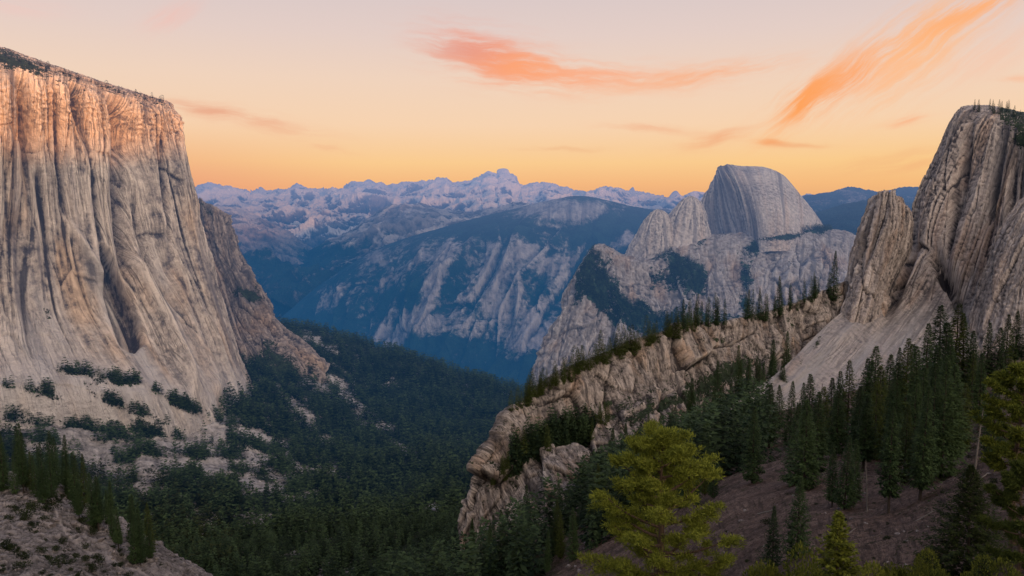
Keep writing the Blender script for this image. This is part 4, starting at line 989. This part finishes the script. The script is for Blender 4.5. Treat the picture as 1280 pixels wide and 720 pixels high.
ST = [stone_mesh(i) for i in range(5)]
def stone(px, py, wpx, label, group):
    h = hit(px, py, ('hillside',))
    if h is None: return
    s = wpx/FPX*h[0].y
    o = bpy.data.objects.new('boulder', random.choice(ST)); COL.objects.link(o)
    o.location = h[0]+Vector((0, 0, s*.12)); o.scale = (s,)*3; o.rotation_euler = (random.gauss(0, .2), random.gauss(0, .2), random.uniform(0, 6.28))
    o['label'] = label; o['category'] = 'boulder'
    if group: o['group'] = group
stone(926, 653, 8, 'palest boulder on the bare soil left of the dark conifers', None)
stone(1121, 668, 7, 'squarish boulder just below the slender bare trunked conifer', None)
for i in range(150):
    x = random.uniform(900, 1260); y = random.uniform(560, 712)
    if y < 640-(x-900)*.25: continue
    stone(x, y, random.choice([1.6, 2, 2.4, 3, 4, 5.5]), 'pale stone lying on the dark soil of the hillside', 'stones on the hillside soil')
for i in range(24): stone(random.uniform(660, 740), random.uniform(655, 715), random.choice([3, 4, 6]), 'pale stone on the soil left of the large pine', 'stones left of the large pine')

# --- dead wood and brush
def snag_mesh(seed):
    r = np.random.default_rng(seed); hs = np.linspace(-.03, .93, 8)
    parts = [tube([(r.normal()*.004, r.normal()*.004, z) for z in hs], .016*(1-hs*.8), 7)]
    for i in range(26):
        z = r.uniform(.25, .92); az = r.uniform(0, 6.28); L = r.uniform(.03, .11)*(1.1-z); d = np.array([math.cos(az), math.sin(az), r.uniform(-.4, .3)])
        parts.append(tube([np.array([0, 0, z]), np.array([0, 0, z])+d*L*.6, np.array([0, 0, z])+d*L+np.array([0, 0, -.01])], [.0035, .002, .0008], 4))
    V, F = join(parts); return mesh_arrays('dead_tree', V, F, B_grey, True)
B_grey = bark_mat('weathered_wood', (.07, .06, .055), (.20, .18, .16))
SN = [snag_mesh(i) for i in range(3)]
for i, (x, b, tp, lb) in enumerate([(1084, 640, 565, 'bare grey dead tree on open soil behind the young pine'), (1218, 590, 500, 'bare grey dead tree at the right edge of the dense stand'), (1018, 545, 470, 'bare grey dead tree standing inside the dense conifers')]):
    hh = hit(x, b, ('hillside',))
    if hh is None: continue
    o = bpy.data.objects.new('dead_tree', SN[i % 3]); COL.objects.link(o); H = (b-tp)/FPX*hh[0].y; o.location = hh[0]; o.scale = (H, H, H); o.rotation_euler = (random.gauss(0, .06), random.gauss(0, .06), i)
    o['label'] = lb; o['category'] = 'dead tree'
def log_at(px, py, Lpx, rz, lb):
    hh = hit(px, py, ('hillside',))
    if hh is None: return
    L = Lpx/FPX*hh[0].y; r = np.random.default_rng(int(px)); x = np.linspace(-.5, .5, 7)
    parts = [tube([(a*L, r.normal()*.01*L, r.normal()*.004*L) for a in x], L*(.028-.014*(x+.5)), 8)]
    for i in range(6):
        a = r.uniform(-.3, .5); d = unit(np.array([r.normal()*.3, r.normal(), abs(r.normal())*.6])); parts.append(tube([np.array([a*L, 0, 0]), np.array([a*L, 0, 0])+d*L*r.uniform(.05, .12)], [L*.007, L*.002], 4))
    V, F = join(parts); o = bpy.data.objects.new('fallen_log', mesh_arrays('fallen_log', V, F, B_grey, True)); COL.objects.link(o)
    g = GRIDS['hillside']; d2 = ((g['G']-np.array(hh[0]))**2).sum(-1); k = np.unravel_index(d2.argmin(), d2.shape); n = Vector(g['N'][k])
    q = n.to_track_quat('Z', 'X').to_euler(); o.rotation_euler = (q.to_matrix() @ __import__('mathutils').Matrix.Rotation(rz, 3, 'Z')).to_euler()
    o.location = hh[0]+n*L*.02; o['label'] = lb; o['category'] = 'log'
log_at(1150, 650, 46, .3, 'weathered fallen log below the tall conifers of the hillside')
log_at(1060, 668, 34, 1.2, 'short fallen log on the soil above the young pine')
log_at(960, 640, 38, -.5, 'fallen log on open soil left of the trio of conifers')
log_at(1225, 600, 40, .9, 'fallen log on the bare strip near the right edge')
for i in range(70):
    x = random.uniform(900, 1280); y = random.uniform(545, 715)
    if y < 650-(x-900)*.25: continue
    shrub(x, y, random.choice([4, 5, 7, 9, 13]), random.choice(SH), 'small dark shrub growing on the bare hillside soil', 'shrubs on the hillside soil', ('hillside',))
def stone_on(px, py, wpx, label, group, only):
    hh = hit(px, py, only)
    if hh is None: return
    s_ = wpx/FPX*hh[0].y
    o = bpy.data.objects.new('boulder', random.choice(ST)); COL.objects.link(o); o.location = hh[0]+Vector((0, 0, s_*.1)); o.scale = (s_, s_, s_); o.rotation_euler = (random.gauss(0, .3), random.gauss(0, .3), random.uniform(0, 6.28))
    o['label'] = label; o['category'] = 'boulder'; o['group'] = group
for i in range(120): stone_on(random.uniform(0, 200), random.uniform(615, 722), random.choice([2, 2.5, 3, 4, 6, 9]), 'grey boulder among the shrubs of the lower left slope', 'boulders on the lower left slope', SPR)
# ================================================================== LIGHT, SKY, CAMERA
SUN_EL, SUN_AZ = R(6.5), R(148)      # azimuth clockwise from +y: behind the camera, to its right
sd = Vector((math.sin(SUN_AZ)*math.cos(SUN_EL), math.cos(SUN_AZ)*math.cos(SUN_EL), math.sin(SUN_EL)))
L = bpy.data.lights.new('sun', 'SUN'); L.energy = SUN_E; L.angle = R(1.2); L.color = (1, .33, .03)
lo = bpy.data.objects.new('sun', L); COL.objects.link(lo)
lo.rotation_euler = (-sd).to_track_quat('-Z', 'Y').to_euler()

w = bpy.data.worlds.new('World'); bpy.context.scene.world = w; w.use_nodes = True
t = NT(w.node_tree); t.n.clear()
tc = t.add('ShaderNodeTexCoord').outputs['Generated']
sp = t.add('ShaderNodeSeparateXYZ'); t.l.new(tc, sp.inputs[0])
X, Y_, Z = sp.outputs
D2 = 57.2958
el = t.m('MULTIPLY', t.m('ARCSINE', Z), D2)
az = t.m('MULTIPLY', t.m('ARCTAN2', X, Y_), D2)
def lin(*c): return tuple(((v/255+.055)/1.055)**2.4 if v > 10 else v/255/12.92 for v in c)
stops = [(-6, (60, 70, 90)), (-1, (215, 150, 115)), (1.0, (244, 182, 126)), (2.6, (250, 203, 143)), (5.2, (247, 211, 176)), (8.3, (240, 211, 189)), (11.3, (228, 206, 198)), (14.5, (216, 200, 200)), (24, (190, 184, 200)), (48, (140, 158, 200)), (90, (105, 132, 185))]
e01 = t.rng(el, -6, 90, 0, 1, smooth=False)
base = t.ramp(e01, [((e+6)/96., lin(*c)) for e, c in stops])
# the left end of the horizon is pinker
pink = t.m('MULTIPLY', t.rng(az, -8, -26), t.rng(el, 6, 0))
base = t.mix(t.m('MULTIPLY', pink, .65), base, lin(233, 150, 122))
yel = t.m('MULTIPLY', t.rng(az, 4, 30), t.rng(el, 7, 1))
base = t.mix(t.m('MULTIPLY', yel, .15), base, lin(253, 206, 110))
# clouds: thin torn wisps, each a warped soft streak in angle space
nz = t.add('ShaderNodeCombineXYZ'); t.set(nz.inputs[0], az); t.set(nz.inputs[1], el)
wv = t.add('ShaderNodeTexNoise'); t.set(wv.inputs['Vector'], nz.outputs[0]); wv.inputs['Scale'].default_value = .35; wv.inputs['Detail'].default_value = 3
ws = t.add('ShaderNodeSeparateXYZ'); t.l.new(wv.outputs['Color'], ws.inputs[0])
azw = t.m('ADD', az, t.m('MULTIPLY', t.m('SUBTRACT', ws.outputs[0], .5), 1.1))
elw = t.m('ADD', el, t.m('MULTIPLY', t.m('SUBTRACT', ws.outputs[1], .5), .8))
def azel(px, py):
    r = ray(px, py); r = r/np.linalg.norm(r)
    return math.degrees(math.atan2(r[0], r[1])), math.degrees(math.asin(r[2]))
WISPS = [  # px, py, half length, half width (pixels), tilt on screen (degrees, down to the right), strength, colour
 (610, 68, 74, 27, 14, 1.2, (240, 156, 132)), (655, 84, 85, 22, 8, 1.05, (253, 164, 116)), (745, 96, 115, 17, 2, .85, (252, 170, 128)), (865, 96, 115, 13, -6, .9, (250, 176, 132)), (575, 62, 50, 16, 4, .45, (222, 160, 150)),
 (1018, 118, 54, 17, -38, 1.3, (255, 160, 76)), (1065, 95, 80, 24, -28, 1.1, (253, 168, 112)), (1150, 58, 85, 36, -42, 1.0, (255, 186, 126)), (1205, 18, 85, 14, -24, .95, (255, 176, 116)), (1120, 85, 60, 26, -30, .45, (252, 196, 160)),
 (895, 173, 46, 10, -14, .62, (240, 160, 115)), (815, 161, 60, 6, 5, .5, (240, 170, 130)), (965, 177, 20, 6, 4, .85, (246, 160, 100)), (1000, 181, 50, 3, 2, .6, (240, 170, 120)), (1137, 151, 24, 6, -6, .7, (250, 175, 130)),
 (300, 147, 95, 11, 10, .62, (235, 160, 125)), (255, 137, 50, 6, 8, .4, (226, 150, 120)), (412, 185, 30, 4, 8, .4, (235, 160, 125)), (1110, 200, 70, 10, -12, .40, (240, 175, 125)), (1150, 205, 45, 7, -15, .4, (240, 170, 120)),
 (212, 20, 36, 13, -30, .45, (248, 185, 170)), (1240, 66, 66, 22, -26, .40, (250, 190, 160)), (700, 187, 70, 4, 0, .4, (235, 175, 130)), (20, 8, 50, 12, 0, .3, (245, 195, 185)), (1270, 97, 20, 5, 0, .5, (250, 180, 140))]
col = base
def streaks(an, off):
    ca, sa = math.cos(R(-an)), math.sin(R(-an))
    a = t.m('ADD', t.m('MULTIPLY', azw, ca), t.m('MULTIPLY', elw, sa)); b = t.m('SUBTRACT', t.m('MULTIPLY', elw, ca), t.m('MULTIPLY', azw, sa))
    cv = t.add('ShaderNodeCombineXYZ'); t.set(cv.inputs[0], t.m('MULTIPLY', a, .26)); t.set(cv.inputs[1], t.m('MULTIPLY', b, 2.2)); cv.inputs[2].default_value = off
    return t.noise(cv.outputs[0], 1, 8, .66, .1)
NS = {0: streaks(5, 1.3), 1: streaks(-38, 7.7), 2: streaks(-10, 4.2)}
for i, (px, py, l_, w_, an, st, c) in enumerate(WISPS):
    a0, e0 = azel(px, py); k = 1/17.4
    l2, w2 = l_*k, w_*k; ca, sa = math.cos(R(-an)), math.sin(R(-an))
    da, de = t.m('SUBTRACT', azw, a0), t.m('SUBTRACT', elw, e0)
    a = t.m('ADD', t.m('MULTIPLY', da, ca), t.m('MULTIPLY', de, sa)); b = t.m('SUBTRACT', t.m('MULTIPLY', de, ca), t.m('MULTIPLY', da, sa))
    q = t.m('ADD', t.m('POWER', t.m('DIVIDE', a, l2), 2), t.m('POWER', t.m('ABSOLUTE', t.m('DIVIDE', b, w2)), 2))
    g = t.m('EXPONENT', t.m('MULTIPLY', q, -1.1))
    nn = NS[1 if an < -20 else (2 if an < 0 else 0)]
    f = t.m('MULTIPLY', t.m('MULTIPLY', g, st*.95), t.rng(t.m('ADD', nn, t.m('MULTIPLY', g, .20)), .38, .80), clamp=True)
    col = t.mix(f, col, lin(*c))
# physical sky for the light, with an unseen warm glow added around the low sun as a soft key light
sk = t.add('ShaderNodeTexSky', sky_type='NISHITA'); sk.sun_disc = False
sk.sun_elevation = SUN_EL; sk.sun_rotation = SUN_AZ; sk.altitude = 1500; sk.dust_density = 2.
sun_v = t.vm('DOT_PRODUCT', tc, tuple(sd))
back = t.m('POWER', t.rng(sun_v, -.1, 1., smooth=False), 2.)
bg1 = t.add('ShaderNodeBackground'); t.set(bg1.inputs[0], sk.outputs[0]); bg1.inputs[1].default_value = NISH
bg2 = t.add('ShaderNodeBackground'); t.set(bg2.inputs[0], col); bg2.inputs[1].default_value = 1
bg3 = t.add('ShaderNodeBackground'); t.set(bg3.inputs[0], (1., .74, .52, 1)); t.set(bg3.inputs[1], t.m('MULTIPLY', back, GLOW))
fr = t.m('MULTIPLY', t.rng(Y_, .0, .35), 1)          # towards the view the graded sky, behind the overlook the physical one
a1 = t.add('ShaderNodeAddShader'); mixs = t.add('ShaderNodeMixShader')
t.l.new(bg1.outputs[0], a1.inputs[0]); t.l.new(bg3.outputs[0], a1.inputs[1])
hemi = t.add('ShaderNodeBackground'); t.set(hemi.inputs[0], col); hemi.inputs[1].default_value = .42
a2 = t.add('ShaderNodeAddShader'); t.l.new(a1.outputs[0], a2.inputs[0]); t.l.new(hemi.outputs[0], a2.inputs[1])
t.set(mixs.inputs[0], fr); t.l.new(a2.outputs[0], mixs.inputs[1]); t.l.new(bg2.outputs[0], mixs.inputs[2])
wo = t.add('ShaderNodeOutputWorld'); t.l.new(mixs.outputs[0], wo.inputs[0])
w.cycles.sampling_method = 'MANUAL'; w.cycles.sample_map_resolution = 512

cam = bpy.data.cameras.new('camera'); co = bpy.data.objects.new('camera', cam); COL.objects.link(co)
cam.sensor_width = 36; cam.lens = FPX/1280*36; cam.clip_start = .5; cam.clip_end = 200000
co.rotation_euler = (R(90)-PITCH, 0, 0)
sc = bpy.context.scene; sc.camera = co
sc.view_settings.view_transform = 'Standard'; sc.view_settings.look = 'None'; sc.view_settings.exposure = 0; sc.view_settings.gamma = 1
sc.render.engine = 'CYCLES'
sc.cycles.max_bounces = 4; sc.cycles.diffuse_bounces = 2; sc.cycles.transparent_max_bounces = 4
sc.cycles.use_denoising = True
sc.cycles.light_sampling_threshold = .01
